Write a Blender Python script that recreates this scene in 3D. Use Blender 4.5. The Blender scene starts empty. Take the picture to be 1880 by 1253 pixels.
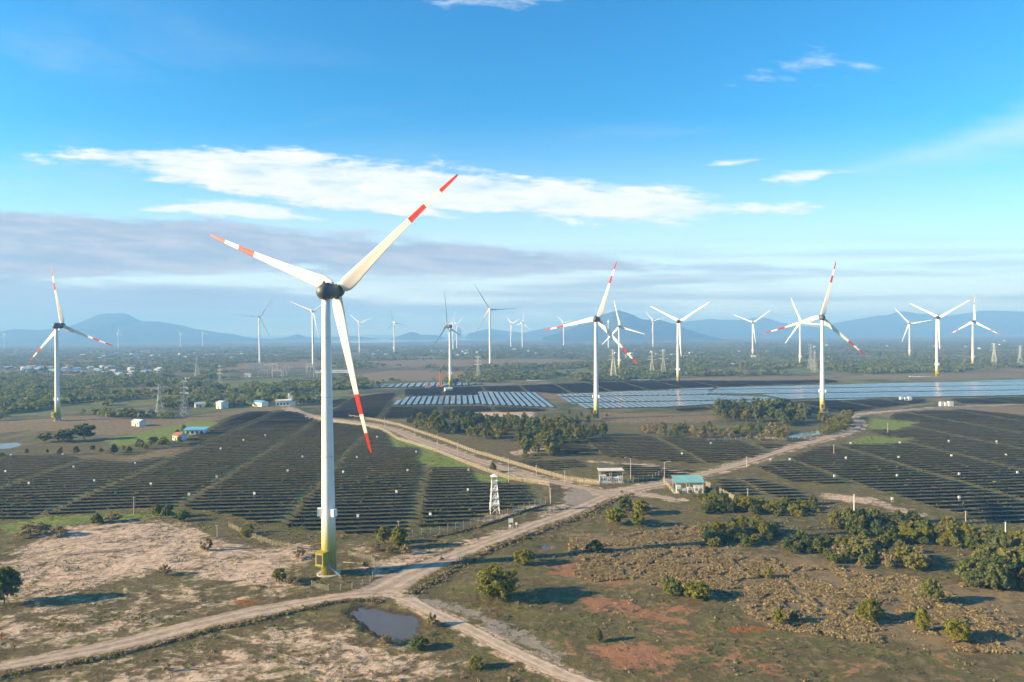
import bpy, bmesh, math, random
import numpy as np
from mathutils import Vector, Matrix

# ------------------------------------------------------------------ camera, light, sky
SC = bpy.context.scene
COL = SC.collection
F_PX, PITCH, ROLL, CH = 1253.0, 0.01117, math.radians(0.45), 71.0
_f = np.array([0, math.cos(PITCH), -math.sin(PITCH)])
_u0 = np.array([0, math.sin(PITCH), math.cos(PITCH)])
_r0 = np.array([1.0, 0, 0])
_r = _r0 * math.cos(ROLL) - _u0 * math.sin(ROLL)
_u = _u0 * math.cos(ROLL) + _r0 * math.sin(ROLL)
cam_d = bpy.data.cameras.new('camera')
cam_d.sensor_width = 36.0
cam_d.lens = 36.0 * F_PX / 1880.0
cam_d.clip_start = 0.5
cam_d.clip_end = 120000
cam = bpy.data.objects.new('camera', cam_d)
COL.objects.link(cam)
cam.matrix_world = Matrix(((_r[0], _u[0], -_f[0], 0), (_r[1], _u[1], -_f[1], 0), (_r[2], _u[2], -_f[2], CH), (0, 0, 0, 1)))
SC.camera = cam

SUN_EL, SUN_AZ = math.radians(19), math.radians(-102)      # azimuth from +Y towards +X: the sun stands at the left
SUN_DIR = Vector((math.sin(SUN_AZ) * math.cos(SUN_EL), math.cos(SUN_AZ) * math.cos(SUN_EL), math.sin(SUN_EL)))
sun_d = bpy.data.lights.new('sun', 'SUN')
sun_d.energy = 5.0
sun_d.angle = math.radians(0.5)
sun_d.color = (1.0, 0.75, 0.44)
sun = bpy.data.objects.new('sun', sun_d)
COL.objects.link(sun)
sun.rotation_euler = SUN_DIR.to_track_quat('Z', 'Y').to_euler()

SKY_STRENGTH = 0.09
EXPOSURE = 1.55
SC.view_settings.view_transform = 'Standard'
SC.view_settings.look = 'None'
SC.view_settings.exposure = EXPOSURE
SC.view_settings.gamma = 1.0
SC.render.engine = 'CYCLES'
SC.cycles.max_bounces = 4
SC.cycles.diffuse_bounces = 2
SC.cycles.volume_bounces = 0
SC.cycles.use_adaptive_sampling = True
SC.cycles.adaptive_threshold = 0.03
SC.cycles.transparent_max_bounces = 12


class NT:
    """small helper that writes node trees as expressions"""
    def __init__(self, tree):
        self.t = tree
        self.t.nodes.clear()

    def n(self, typ, **kw):
        nd = self.t.nodes.new(typ)
        for k, v in kw.items():
            setattr(nd, k, v)
        return nd

    def put(self, sock, v):
        if isinstance(v, bpy.types.NodeSocket):
            self.t.links.new(v, sock)
        elif isinstance(v, (tuple, list)) and len(v) == 3 and sock.type == 'RGBA':
            sock.default_value = (*v, 1)
        else:
            sock.default_value = v

    def m(self, op, a, b=0.0, c=0.0, clamp=False):
        nd = self.n('ShaderNodeMath', operation=op, use_clamp=clamp)
        for s, v in zip(nd.inputs, (a, b, c)):
            self.put(s, v)
        return nd.outputs[0]

    def mix(self, f, a, b, mode='MIX'):
        nd = self.n('ShaderNodeMix', data_type='RGBA', blend_type=mode)
        self.put(nd.inputs[0], f)
        self.put(nd.inputs[6], a)
        self.put(nd.inputs[7], b)
        return nd.outputs[2]

    def step(self, v, lo, hi, smooth=True):
        nd = self.n('ShaderNodeMapRange', interpolation_type='SMOOTHSTEP' if smooth else 'LINEAR')
        nd.clamp = True if not smooth else nd.clamp
        for s, x in zip(nd.inputs, (v, lo, hi, 0.0, 1.0)):
            self.put(s, x)
        return nd.outputs[0]

    def comb(self, x, y, z=0.0):
        nd = self.n('ShaderNodeCombineXYZ')
        for s, v in zip(nd.inputs, (x, y, z)):
            self.put(s, v)
        return nd.outputs[0]

    def sep(self, v):
        nd = self.n('ShaderNodeSeparateXYZ')
        self.put(nd.inputs[0], v)
        return nd.outputs

    def noise(self, vec, scale, detail=4.0, rough=0.55, dist=0.0):
        nd = self.n('ShaderNodeTexNoise')
        self.put(nd.inputs['Vector'], vec)
        nd.inputs['Scale'].default_value = scale
        nd.inputs['Detail'].default_value = detail
        nd.inputs['Roughness'].default_value = rough
        nd.inputs['Distortion'].default_value = dist
        return nd.outputs['Fac']

    def curve(self, v, pts):
        nd = self.n('ShaderNodeFloatCurve')
        self.put(nd.inputs['Value'], v)
        c = nd.mapping.curves[0]
        while len(c.points) > 2:
            c.points.remove(c.points[-1])
        pts = sorted(pts)
        c.points[0].location = pts[0]
        c.points[1].location = pts[-1]
        for p in pts[1:-1]:
            c.points.new(*p)
        nd.mapping.update()
        return nd.outputs[0]


W = bpy.data.worlds.new('World')
SC.world = W
W.use_nodes = True
W.cycles.sampling_method = 'MANUAL'
W.cycles.sample_map_resolution = 512
w = NT(W.node_tree)
sky = w.n('ShaderNodeTexSky', sky_type='NISHITA')
sky.sun_disc = False
sky.sun_elevation = SUN_EL
sky.sun_rotation = SUN_AZ
sky.altitude = 0
sky.air_density = 1.0
sky.dust_density = 0.6
sky.ozone_density = 2.0
dirv = w.n('ShaderNodeTexCoord').outputs['Generated']
dx, dy, dz = w.sep(dirv)
ay = w.m('MAXIMUM', w.m('ABSOLUTE', dy), 0.08)
U = w.m('DIVIDE', dx, ay)
V = w.m('DIVIDE', dz, ay)
UV = w.comb(U, V, w.m('MULTIPLY', dy, 0.15))
warp = w.noise(w.comb(w.m('MULTIPLY', U, 5.0), w.m('MULTIPLY', V, 14.0), dy), 1.0, 5.0, 0.6)
warp2 = w.noise(w.comb(w.m('MULTIPLY', U, 3.0), w.m('MULTIPLY', V, 10.0), 7.3), 1.0, 5.0, 0.6)
stre = w.noise(w.comb(w.m('ADD', w.m('MULTIPLY', U, 9.0), w.m('MULTIPLY', warp2, 1.2)), w.m('ADD', w.m('MULTIPLY', V, 55.0), w.m('MULTIPLY', U, 4.0)), 3.1), 1.0, 7.0, 0.62)
fine = w.noise(w.comb(w.m('MULTIPLY', U, 26.0), w.m('MULTIPLY', V, 70.0), 5.5), 1.0, 6.0, 0.6, 0.6)


def ribbon_cloud(pts, soft, amp_s, amp_w, amp_f=0.25):
    """density of one long cloud; pts are (x, y, half thickness) in photograph pixels turned into directions"""
    us = [((x - 940) / F_PX) for x, _, _ in pts]
    u0, u1 = us[0] - 0.03, us[-1] + 0.03
    vmax, tmax = 0.55, 0.08
    t = w.m('DIVIDE', w.m('SUBTRACT', U, u0), u1 - u0)
    cpts, tpts = [], []
    for (x, y, h), uu in zip(pts, us):
        tt = (uu - u0) / (u1 - u0)
        vv = (612.5 - y - 0.0079 * (x - 940)) / F_PX
        cpts.append((tt, vv / vmax))
        tpts.append((tt, h / F_PX / tmax))
    cpts = [(0, cpts[0][1])] + cpts + [(1, cpts[-1][1])]
    tpts = [(0, 0)] + tpts + [(1, 0)]
    c = w.m('MULTIPLY', w.curve(t, cpts), vmax)
    h = w.m('SUBTRACT', w.m('MULTIPLY', w.curve(t, tpts), tmax), 0.004)
    d = w.m('DIVIDE', w.m('SUBTRACT', h, w.m('ABSOLUTE', w.m('SUBTRACT', V, c))), soft)
    n = w.m('ADD', w.m('MULTIPLY', w.m('SUBTRACT', stre, 0.5), amp_s), w.m('MULTIPLY', w.m('SUBTRACT', warp, 0.5), amp_w))
    n = w.m('ADD', n, w.m('MULTIPLY', w.m('SUBTRACT', fine, 0.5), amp_f))
    return w.step(w.m('ADD', d, n), 0.0, 1.0)


hsv = w.n('ShaderNodeHueSaturation')
w.put(hsv.inputs['Color'], sky.outputs[0])
hsv.inputs['Saturation'].default_value = 1.35
hsv.inputs['Value'].default_value = 1.0
col = w.mix(1.0, hsv.outputs[0], (0.40, 0.92, 1.00), 'MULTIPLY')
K = 1.0 / SKY_STRENGTH * 0.44


def cl(c, k=1.0):
    return tuple(v * K * k for v in c)


# thin cirrus everywhere, following the cloud plane
zz = w.m('ADD', w.m('MAXIMUM', dz, 0.0), 0.10)
px_, py_ = w.m('DIVIDE', dx, zz), w.m('DIVIDE', dy, zz)
cir = w.noise(w.comb(w.m('ADD', w.m('MULTIPLY', px_, 0.55), w.m('MULTIPLY', py_, 0.1)), w.m('MULTIPLY', py_, 1.1), 0.0), 1.0, 8.0, 0.6, 0.5)
cov = w.noise(w.comb(w.m('MULTIPLY', px_, 0.35), w.m('MULTIPLY', py_, 0.35), 4.0), 1.0, 2.0, 0.5)
cirf = w.m('MULTIPLY', w.step(cir, 0.50, 0.85), w.step(cov, 0.42, 0.68))
cirf = w.m('MULTIPLY', cirf, w.step(dz, 0.0, 0.10))
col = w.mix(w.m('MULTIPLY', cirf, 0.7), col, cl((0.60, 0.66, 0.72)))
# pale milky air low over the horizon
low = w.m('SUBTRACT', 1.0, w.step(V, -0.02, 0.33))
col = w.mix(w.m('MULTIPLY', low, 0.84), col, cl((0.92, 0.93, 0.98)))
# stacked grey layers low in the sky
lay = w.noise(w.comb(w.m('ADD', w.m('MULTIPLY', U, 2.2), w.m('MULTIPLY', warp2, 0.5)), w.m('MULTIPLY', V, 46.0), 9.0), 1.0, 6.0, 0.55)
layf = w.m('MULTIPLY', w.step(lay, 0.42, 0.66), w.m('MULTIPLY', w.step(V, -0.01, 0.03), w.m('SUBTRACT', 1.0, w.step(V, 0.07, 0.16))))
col = w.mix(w.m('MULTIPLY', layf, 0.62), col, cl((0.27, 0.32, 0.44)))
# warm bright streaks between the layers
st2 = w.noise(w.comb(w.m('MULTIPLY', U, 3.0), w.m('MULTIPLY', V, 80.0), 21.0), 1.0, 5.0, 0.55)
st2f = w.m('MULTIPLY', w.step(st2, 0.56, 0.72), w.m('MULTIPLY', w.step(V, 0.03, 0.055), w.m('SUBTRACT', 1.0, w.step(V, 0.09, 0.13))))
col = w.mix(w.m('MULTIPLY', st2f, 0.6), col, cl((0.72, 0.68, 0.66)))
# grey banks at the left
g1 = ribbon_cloud([(-700, 452, 84), (-200, 450, 80), (100, 448, 70), (350, 452, 62), (560, 462, 52), (760, 474, 44), (950, 482, 36), (1100, 486, 22), (1250, 488, 10)], 0.016, 2.8, 1.8, 0.7)
g2 = ribbon_cloud([(-700, 570, 70), (0, 568, 66), (300, 564, 58), (560, 566, 46), (760, 570, 34), (980, 574, 22), (1200, 578, 10)], 0.020, 2.0, 1.4)
g3 = ribbon_cloud([(1040, 446, 2), (1180, 446, 4), (1320, 450, 2)], 0.006, 1.2, 0.8)
g4 = ribbon_cloud([(1100, 495, 9), (1180, 495, 14), (1350, 492, 20), (1480, 496, 16), (1700, 500, 7)], 0.012, 1.4, 1.0)
g5 = ribbon_cloud([(780, 498, 7), (860, 495, 9), (960, 493, 7), (1000, 492, 3)], 0.010, 1.3, 0.8)
col = w.mix(w.m('MULTIPLY', g1, 0.85), col, w.mix(w.step(stre, 0.35, 0.7), cl((0.29, 0.36, 0.49)), cl((0.50, 0.50, 0.58))))
col = w.mix(w.m('MULTIPLY', g2, 0.80), col, cl((0.30, 0.38, 0.54)))
for g in (g3, g4, g5):
    col = w.mix(w.m('MULTIPLY', g, 0.6), col, cl((0.34, 0.41, 0.54)))
# the long white cloud and its torn lower fringe
c1 = ribbon_cloud([(60, 287, 9), (130, 289, 20), (220, 294, 34), (340, 306, 46), (480, 320, 58), (620, 336, 62), (760, 348, 56), (900, 358, 52), (1040, 368, 46), (1180, 378, 46), (1300, 385, 34), (1400, 384, 24), (1470, 382, 12)], 0.018, 3.2, 2.4, 1.4)
c2 = ribbon_cloud([(260, 388, 9), (380, 380, 22), (520, 394, 20), (640, 410, 10)], 0.010, 3.4, 2.0, 1.2)
c3 = ribbon_cloud([(1268, 307, 4), (1340, 301, 9), (1420, 292, 4)], 0.008, 2.6, 1.2, 1.0)
c4 = ribbon_cloud([(1390, 333, 8), (1470, 325, 20), (1530, 318, 8)], 0.012, 3.0, 1.4, 1.4)
c5 = ribbon_cloud([(780, -4, 12), (930, 6, 20), (1060, -8, 12)], 0.022, 2.6, 1.4, 1.2)
c6 = ribbon_cloud([(1300, 170, 10), (1420, 132, 26), (1490, 120, 34), (1560, 126, 20), (1700, 105, 10)], 0.045, 2.4, 1.4, 1.0)
veil = ribbon_cloud([(1500, 320, 12), (1700, 285, 45), (1880, 240, 70), (2300, 200, 90)], 0.060, 0.5, 0.4, 0.15)
whi = w.mix(w.m('MULTIPLY', fine, 0.9), cl((0.66, 0.72, 0.80)), cl((1.05, 1.03, 1.0)))
col = w.mix(w.m('MULTIPLY', veil, 0.6), col, cl((0.62, 0.78, 0.90)))
c1 = w.m('MULTIPLY', c1, w.m('ADD', 0.35, w.m('MULTIPLY', w.step(w.m('ADD', w.m('MULTIPLY', stre, 0.6), w.m('MULTIPLY', warp, 0.4)), 0.30, 0.56), 0.65)))
for g, k in ((c6, 0.5), (c5, 0.65), (c4, 0.85), (c3, 0.85), (c2, 0.9), (c1, 1.0)):
    col = w.mix(w.m('MULTIPLY', g, k), col, whi)
bg = w.n('ShaderNodeBackground')
w.put(bg.inputs[0], col)
bg.inputs[1].default_value = SKY_STRENGTH
w.t.links.new(bg.outputs[0], w.n('ShaderNodeOutputWorld').inputs[0])


# ------------------------------------------------------------------ helpers
C0 = np.array([0, 0, CH])


def ray(x, y):
    return _f + _r * (x - 940) / F_PX - _u * (y - 626.5) / F_PX


def G(x, y, z=0.0):
    """the ground point that the photograph shows at pixel x, y"""
    d = ray(x, y)
    t = (z - CH) / d[2]
    p = C0 + d * t
    return float(p[0]), float(p[1])


def GP(pts):
    return np.array([G(*p) for p in pts])


def pxm(x, y):
    """photograph pixels per metre at the ground point under pixel x, y"""
    return F_PX / G(x, y)[1]


def _hash(ix, iy, s):
    n = (ix * 374761393 + iy * 668265263 + s * 974711) & 0x7fffffff
    n = ((n ^ (n >> 13)) * 1274126177) & 0x7fffffff
    return ((n ^ (n >> 16)) & 0xffff) / 65535.0


def vnoise(x, y, s=0):
    x = np.asarray(x, float)
    y = np.asarray(y, float)
    ix, iy = np.floor(x).astype(np.int64), np.floor(y).astype(np.int64)
    fx, fy = x - ix, y - iy
    fx, fy = fx * fx * (3 - 2 * fx), fy * fy * (3 - 2 * fy)
    a, b = _hash(ix, iy, s), _hash(ix + 1, iy, s)
    c, d = _hash(ix, iy + 1, s), _hash(ix + 1, iy + 1, s)
    return (a * (1 - fx) + b * fx) * (1 - fy) + (c * (1 - fx) + d * fx) * fy


def fbm(x, y, s=0, o=4):
    v, a, t = 0, 0.5, 0
    for i in range(o):
        v = v + a * vnoise(x * 2 ** i, y * 2 ** i, s + i * 17)
        t += a
        a *= 0.5
    return v / t


def inside(P, poly):
    x, y = P[:, 0], P[:, 1]
    r = np.zeros(len(P), bool)
    n = len(poly)
    for i in range(n):
        x1, y1 = poly[i]
        x2, y2 = poly[(i + 1) % n]
        if y1 == y2:
            continue
        c = ((y1 > y) != (y2 > y)) & (x < (x2 - x1) * (y - y1) / (y2 - y1) + x1)
        r ^= c
    return r


def segdist(P, line):
    d = np.full(len(P), 1e9)
    for a, b in zip(line[:-1], line[1:]):
        ab = b - a
        t = np.clip(((P - a) @ ab) / max(ab @ ab, 1e-9), 0, 1)
        d = np.minimum(d, np.hypot(*(P - a - t[:, None] * ab).T))
    return d


def sdist(P, poly):
    """signed distance, positive inside"""
    d = segdist(P, np.vstack([poly, poly[:1]]))
    return np.where(inside(P, poly), d, -d)


POND = GP([(643, 1120), (664, 1112), (690, 1117), (722, 1122), (758, 1130), (770, 1144), (762, 1163), (735, 1172), (706, 1167), (680, 1156), (662, 1140)])
POND_SHEET = POND.copy()
_t = np.linspace(0, 1, 97)[:-1]
_d = np.arange(len(POND) + 1) / len(POND)
_q = np.vstack([POND, POND[:1]])
POND = np.stack([np.interp(_t, _d, _q[:, 0]), np.interp(_t, _d, _q[:, 1])], 1)
POND += 0.5 * np.stack([np.sin(_t * 83) + np.sin(_t * 151 + 1) * 0.8 + np.sin(_t * 37), np.cos(_t * 71) + np.sin(_t * 127) * 0.9], 1)
POOLS = [GP([(-40, 817), (30, 813), (38, 817), (20, 823), (-40, 826)]), GP([(1446, 801), (1468, 796), (1500, 790), (1506, 797), (1480, 801), (1456, 804)]),
         GP([(1068, 930), (1086, 926), (1078, 935), (1066, 937)]), GP([(995, 1002), (1010, 1000), (1008, 1008), (996, 1008)])]


def H(x, y):
    x = np.asarray(x, float)
    y = np.asarray(y, float)
    r = np.hypot(x, y)
    k = np.clip((520 - r) / 220, 0, 1)
    h = k * (0.9 * (fbm(x / 38, y / 38, 3, 3) - 0.5) + 0.35 * (fbm(x / 9, y / 9, 5, 3) - 0.5))
    return h


def Hf(x, y):
    return float(H(np.array([x]), np.array([y]))[0])


MATS = {}


def tex(name, c1, c2=None, scale=1.0, rough=0.7, metallic=0.0, detail=4.0, coord='pos', bump=0.0, spec=0.5, extra=None):
    """procedural material: two tones of the thing's own colour broken up by noise"""
    if name in MATS:
        return MATS[name]
    m = bpy.data.materials.new(name)
    m.use_nodes = True
    t = NT(m.node_tree)
    b = t.n('ShaderNodeBsdfPrincipled')
    pos = t.n('ShaderNodeNewGeometry').outputs['Position'] if coord == 'pos' else t.n('ShaderNodeTexCoord').outputs['Object']
    c2 = c2 or tuple(v * 0.78 for v in c1)
    f = t.step(t.noise(pos, scale, detail, 0.6), 0.30, 0.70)
    col = t.mix(f, c2, c1)
    if extra:
        col = extra(t, pos, col)
    t.put(b.inputs['Base Color'], col)
    b.inputs['Roughness'].default_value = rough
    b.inputs['Metallic'].default_value = metallic
    b.inputs['Specular IOR Level'].default_value = spec
    if bump:
        bp = t.n('ShaderNodeBump')
        bp.inputs['Strength'].default_value = bump
        bp.inputs['Distance'].default_value = 0.3
        t.put(bp.inputs['Height'], t.noise(pos, scale * 4, 5.0, 0.6))
        t.t.links.new(bp.outputs[0], b.inputs['Normal'])
    t.t.links.new(b.outputs[0], t.n('ShaderNodeOutputMaterial').inputs[0])
    MATS[name] = m
    return m


class MB:
    """collects pieces of one part"""
    def __init__(self):
        self.v, self.f, self.mi = [], [], []

    def add(self, vs, fs, mi=0):
        o = len(self.v)
        self.v += [tuple(p) for p in vs]
        self.f += [tuple(i + o for i in f) for f in fs]
        self.mi += [mi] * len(fs)

    def box(self, c, s, rz=0.0, mi=0, M=None):
        x, y, z = s[0] / 2, s[1] / 2, s[2] / 2
        vs = [Vector((a * x, b * y, d * z)) for d in (-1, 1) for a, b in ((-1, -1), (1, -1), (1, 1), (-1, 1))]
        R = Matrix.Rotation(rz, 3, 'Z') if M is None else M
        self.add([R @ p + Vector(c) for p in vs], [(3, 2, 1, 0), (4, 5, 6, 7), (0, 1, 5, 4), (1, 2, 6, 5), (2, 3, 7, 6), (3, 0, 4, 7)], mi)

    def bar(self, a, b, r, n=4, r2=None, mi=0, cap=True):
        a, b = Vector(a), Vector(b)
        r2 = r if r2 is None else r2
        d = (b - a).normalized()
        q = d.to_track_quat('Z', 'Y').to_matrix()
        vs = []
        for p, rr in ((a, r), (b, r2)):
            for k in range(n):
                t = 2 * math.pi * (k + 0.5) / n
                vs.append(p + q @ Vector((math.cos(t) * rr, math.sin(t) * rr, 0)))
        fs = [(k, (k + 1) % n, n + (k + 1) % n, n + k) for k in range(n)]
        if cap:
            fs += [tuple(range(n - 1, -1, -1)), tuple(range(n, 2 * n))]
        self.add(vs, fs, mi)

    def lathe(self, prof, n=24, M=None, mi=0):
        """prof: (radius, z)"""
        M = M or Matrix.Identity(4)
        vs = []
        for r, z in prof:
            for k in range(n):
                t = 2 * math.pi * k / n
                vs.append(M @ Vector((r * math.cos(t), r * math.sin(t), z)))
        fs = [(i * n + k, i * n + (k + 1) % n, (i + 1) * n + (k + 1) % n, (i + 1) * n + k) for i in range(len(prof) - 1) for k in range(n)]
        fs += [tuple(range(n - 1, -1, -1)), tuple((len(prof) - 1) * n + k for k in range(n))]
        self.add(vs, fs, mi)

    def mesh(self, name, mats, smooth=False):
        me = bpy.data.meshes.new(name)
        me.from_pydata(self.v, [], self.f)
        for m in (mats if isinstance(mats, (list, tuple)) else [mats]):
            me.materials.append(m)
        if any(self.mi):
            me.polygons.foreach_set('material_index', self.mi)
        if smooth:
            me.polygons.foreach_set('use_smooth', [True] * len(me.polygons))
        me.update()
        return me

    def build(self, name, mats, parent=None, smooth=False):
        return link(name, self.mesh(name, mats, smooth), parent)


def link(name, data, parent=None, loc=None):
    o = bpy.data.objects.new(name, data)
    COL.objects.link(o)
    o.parent = parent
    if loc is not None:
        o.location = loc
    return o


def tag(o, label, cat, group=None, kind=None):
    if label:
        o['label'] = label
    if cat:
        o['category'] = cat
    if group:
        o['group'] = group
    if kind:
        o['kind'] = kind
    return o


def thing(name, label, cat, loc=(0, 0, 0), rz=0.0, group=None):
    o = link(name, None, None, loc)
    o.rotation_euler = (0, 0, rz)
    o.empty_display_size = 0.3
    return tag(o, label, cat, group)


def copy_tree(o, parent=None):
    c = o.copy()
    COL.objects.link(c)
    c.parent = parent
    for ch in o.children:
        copy_tree(ch, c)
    return c


def arr_mesh(name, V_, F_, mat, smooth=False, mi=None):
    """mesh from numpy arrays of verts (n,3) and quads/tris (m,k)"""
    me = bpy.data.meshes.new(name)
    k = F_.shape[1]
    me.vertices.add(len(V_))
    me.vertices.foreach_set('co', np.ascontiguousarray(V_, np.float32).ravel())
    me.loops.add(F_.size)
    me.loops.foreach_set('vertex_index', np.ascontiguousarray(F_, np.int32).ravel())
    me.polygons.add(len(F_))
    me.polygons.foreach_set('loop_start', np.arange(0, F_.size, k, dtype=np.int32))
    for m in (mat if isinstance(mat, (list, tuple)) else [mat]):
        me.materials.append(m)
    if mi is not None:
        me.polygons.foreach_set('material_index', np.ascontiguousarray(mi, np.int32))
    if smooth:
        me.polygons.foreach_set('use_smooth', np.ones(len(F_), bool))
    me.update(calc_edges=True)
    me.validate()
    return me


rnd = random.Random(7)
rng = np.random.default_rng(11)

# ------------------------------------------------------------------ layout shared by ground and objects
AX = math.radians(-4.5)                      # heading of the solar park's cross lines
A_ = np.array([math.sin(AX), math.cos(AX)])  # away along the cross lines
B_ = np.array([math.cos(AX), -math.sin(AX)])  # along the panel rows, to the right
GAP = 50.0

F_LEFT = GP([(-60, 836), (120, 838), (215, 850), (320, 830), (345, 806), (420, 768), (455, 757), (545, 758), (600, 776), (690, 786), (716, 803), (770, 826), (850, 858), (905, 886), (1003, 893),
             (1004, 920), (885, 946), (810, 972), (650, 984), (470, 966), (420, 950), (330, 936), (240, 938), (150, 942), (-60, 962)])
F_RIGHT = GP([(1382, 858), (1440, 842), (1500, 822), (1570, 806), (1610, 786), (1640, 760), (1760, 752), (1960, 772), (1960, 985), (1880, 968), (1780, 950), (1700, 930), (1620, 905), (1520, 890), (1440, 886)])
F_MID = [GP([(1030, 812), (1110, 803), (1200, 800), (1300, 808), (1440, 817), (1395, 838), (1290, 852), (1180, 846), (1090, 838), (1000, 832)]),
         GP([(945, 846), (1060, 846), (1075, 858), (1000, 866), (960, 858)]), GP([(1092, 852), (1190, 856), (1275, 866), (1190, 884), (1100, 876)]),
         GP([(1300, 876), (1385, 880), (1470, 904), (1478, 918), (1400, 922), (1320, 903)])]
HOLES = [GP([(772, 822), (850, 846), (872, 858), (790, 860), (762, 846)]), GP([(705, 792), (770, 815), (800, 826), (720, 822)]), GP([(865, 868), (940, 876), (930, 888), (870, 884)]),
         GP([(200, 848), (300, 824), (345, 820), (330, 832), (240, 850)]), GP([(1590, 800), (1680, 806), (1640, 816), (1540, 818)]), GP([(1600, 768), (1690, 776), (1640, 792), (1590, 786)])]
D_FAR = [GP([(600, 738), (700, 724), (728, 722), (690, 772), (600, 768)]),
         GP([(740, 716), (840, 712), (940, 710), (1040, 706), (1120, 703), (1240, 700), (1420, 701), (1530, 698), (1540, 703), (1310, 712), (1170, 718), (1020, 724), (985, 721), (880, 719), (876, 726), (742, 728)]),
         GP([(700, 750), (780, 748), (880, 747), (1020, 753), (990, 757), (870, 757), (866, 766), (800, 768), (690, 770)]),
         GP([(1236, 752), (1420, 740), (1700, 733), (1700, 740), (1550, 758), (1470, 757), (1420, 747), (1240, 757)]),
         GP([(1740, 734), (1960, 728), (1960, 742), (1760, 742)])]
B_FAR = [GP([(742, 730), (878, 727), (882, 743), (722, 745)]), GP([(880, 721), (985, 722), (1026, 750), (888, 744)]),
         GP([(1020, 726), (1170, 719), (1310, 713), (1300, 727), (1420, 731), (1380, 740), (1230, 749), (1070, 752)]),
         GP([(1320, 713), (1450, 710), (1640, 705), (1960, 696), (1960, 726), (1700, 731), (1540, 737), (1450, 735), (1400, 726), (1300, 724)])]
B_PALE = GP([(664, 713), (700, 707), (820, 703), (888, 706), (850, 709), (760, 712)])

# road edges in photograph pixels: (upper/left edge, lower/right edge)
ROADS = {
    'track_to_gate': ([(640, 1086), (690, 1062), (760, 1035), (830, 1011), (900, 986), (960, 963), (1030, 938), (1085, 914), (1115, 900)],
                      [(735, 1100), (752, 1084), (800, 1053), (850, 1027), (940, 990), (1010, 963), (1080, 937), (1118, 917), (1150, 902)]),
    'track_west': ([(735, 1078), (650, 1086), (560, 1099), (470, 1113), (330, 1145), (180, 1180), (0, 1218), (-160, 1250)],
                   [(745, 1100), (655, 1100), (585, 1110), (500, 1128), (380, 1154), (200, 1198), (0, 1234), (-160, 1268)]),
    'concrete_lane': ([(690, 1088), (738, 1112), (820, 1150), (900, 1190), (1000, 1238), (1090, 1282)],
                      [(752, 1082), (780, 1104), (856, 1140), (950, 1186), (1052, 1232), (1150, 1272)]),
    'fenced_road': ([(1118, 900), (1060, 889), (1000, 876), (940, 857), (880, 838), (820, 817), (770, 800), (730, 786), (690, 777), (620, 768), (560, 757), (535, 747)],
                    [(1130, 914), (1050, 897), (985, 886), (915, 866), (850, 845), (790, 824), (745, 808), (712, 792), (670, 783), (600, 773), (545, 762), (520, 751)]),
    'east_road': ([(1080, 898), (1140, 893), (1200, 884), (1270, 869), (1350, 848), (1430, 824), (1510, 802), (1556, 790), (1568, 782), (1562, 770), (1556, 762), (1610, 756), (1700, 749), (1780, 745), (1880, 742), (1980, 740)],
                  [(1090, 914), (1150, 908), (1225, 894), (1300, 875), (1370, 855), (1450, 829), (1530, 806), (1574, 795), (1583, 785), (1577, 770), (1572, 764), (1620, 759), (1700, 752), (1780, 748), (1880, 745), (1980, 743)]),
    'spur': ([(1110, 900), (1150, 901), (1190, 906), (1240, 914)], [(1110, 914), (1145, 910), (1190, 914), (1240, 921)]),
}


def smooth_line(P, n):
    P = np.asarray(P, float)
    d = np.r_[0, np.cumsum(np.hypot(*np.diff(P, axis=0).T))]
    t = np.linspace(0, d[-1], n)
    m = np.gradient(P, d, axis=0)
    out = []
    for tt in t:
        i = min(np.searchsorted(d, tt, side='right') - 1, len(d) - 2)
        i = max(i, 0)
        h = d[i + 1] - d[i]
        s = (tt - d[i]) / h
        out.append((2 * s**3 - 3 * s**2 + 1) * P[i] + (s**3 - 2 * s**2 + s) * h * m[i] + (-2 * s**3 + 3 * s**2) * P[i + 1] + (s**3 - s**2) * h * m[i + 1])
    return np.array(out)


ROADW = {k: (smooth_line(GP(a), 160), smooth_line(GP(b), 160)) for k, (a, b) in ROADS.items()}
for k, s_ in (('fenced_road', 0.16), ('east_road', 0.16), ('concrete_lane', 0.08), ('track_to_gate', 0.06)):
    a, b = ROADW[k]
    ROADW[k] = (a + (b - a) * s_, b + (a - b) * s_)

# ------------------------------------------------------------------ ground sheet
ypx = np.concatenate([np.linspace(1330, 640, 470), np.linspace(638.5, 614, 40)])
rr = CH * F_PX / (ypx - 612.5)
rr = np.concatenate([[2, 20, 50, 80, 105], rr, [80000.0]])
th = np.radians(np.concatenate([np.linspace(-180, -52, 28)[:-1], np.linspace(-52, 52, 620), np.linspace(52, 180, 28)[1:-1]]))
TH, RR = np.meshgrid(th, rr)
RC = RR / np.maximum(np.cos(TH), 0.45)
GX, GY = (RC * np.sin(TH)).ravel(), (RC * np.cos(TH)).ravel()
GPNT = np.stack([GX, GY], 1)
nr, nc = RR.shape
GZ = H(GX, GY)
near = (np.hypot(GX, GY) < 1500) & (GY > 0)


def polymask(polys, feather, strength=1.0, lo=0):
    out = np.zeros(len(GX))
    for p in polys:
        bb = (GX > p[:, 0].min() - feather * 2) & (GX < p[:, 0].max() + feather * 2) & (GY > p[:, 1].min() - feather * 2) & (GY < p[:, 1].max() + feather * 2)
        if bb.any():
            out[bb] = np.maximum(out[bb], strength * np.clip(0.5 + sdist(GPNT[bb], p) / feather / 2, 0, 1))
    return out


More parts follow.
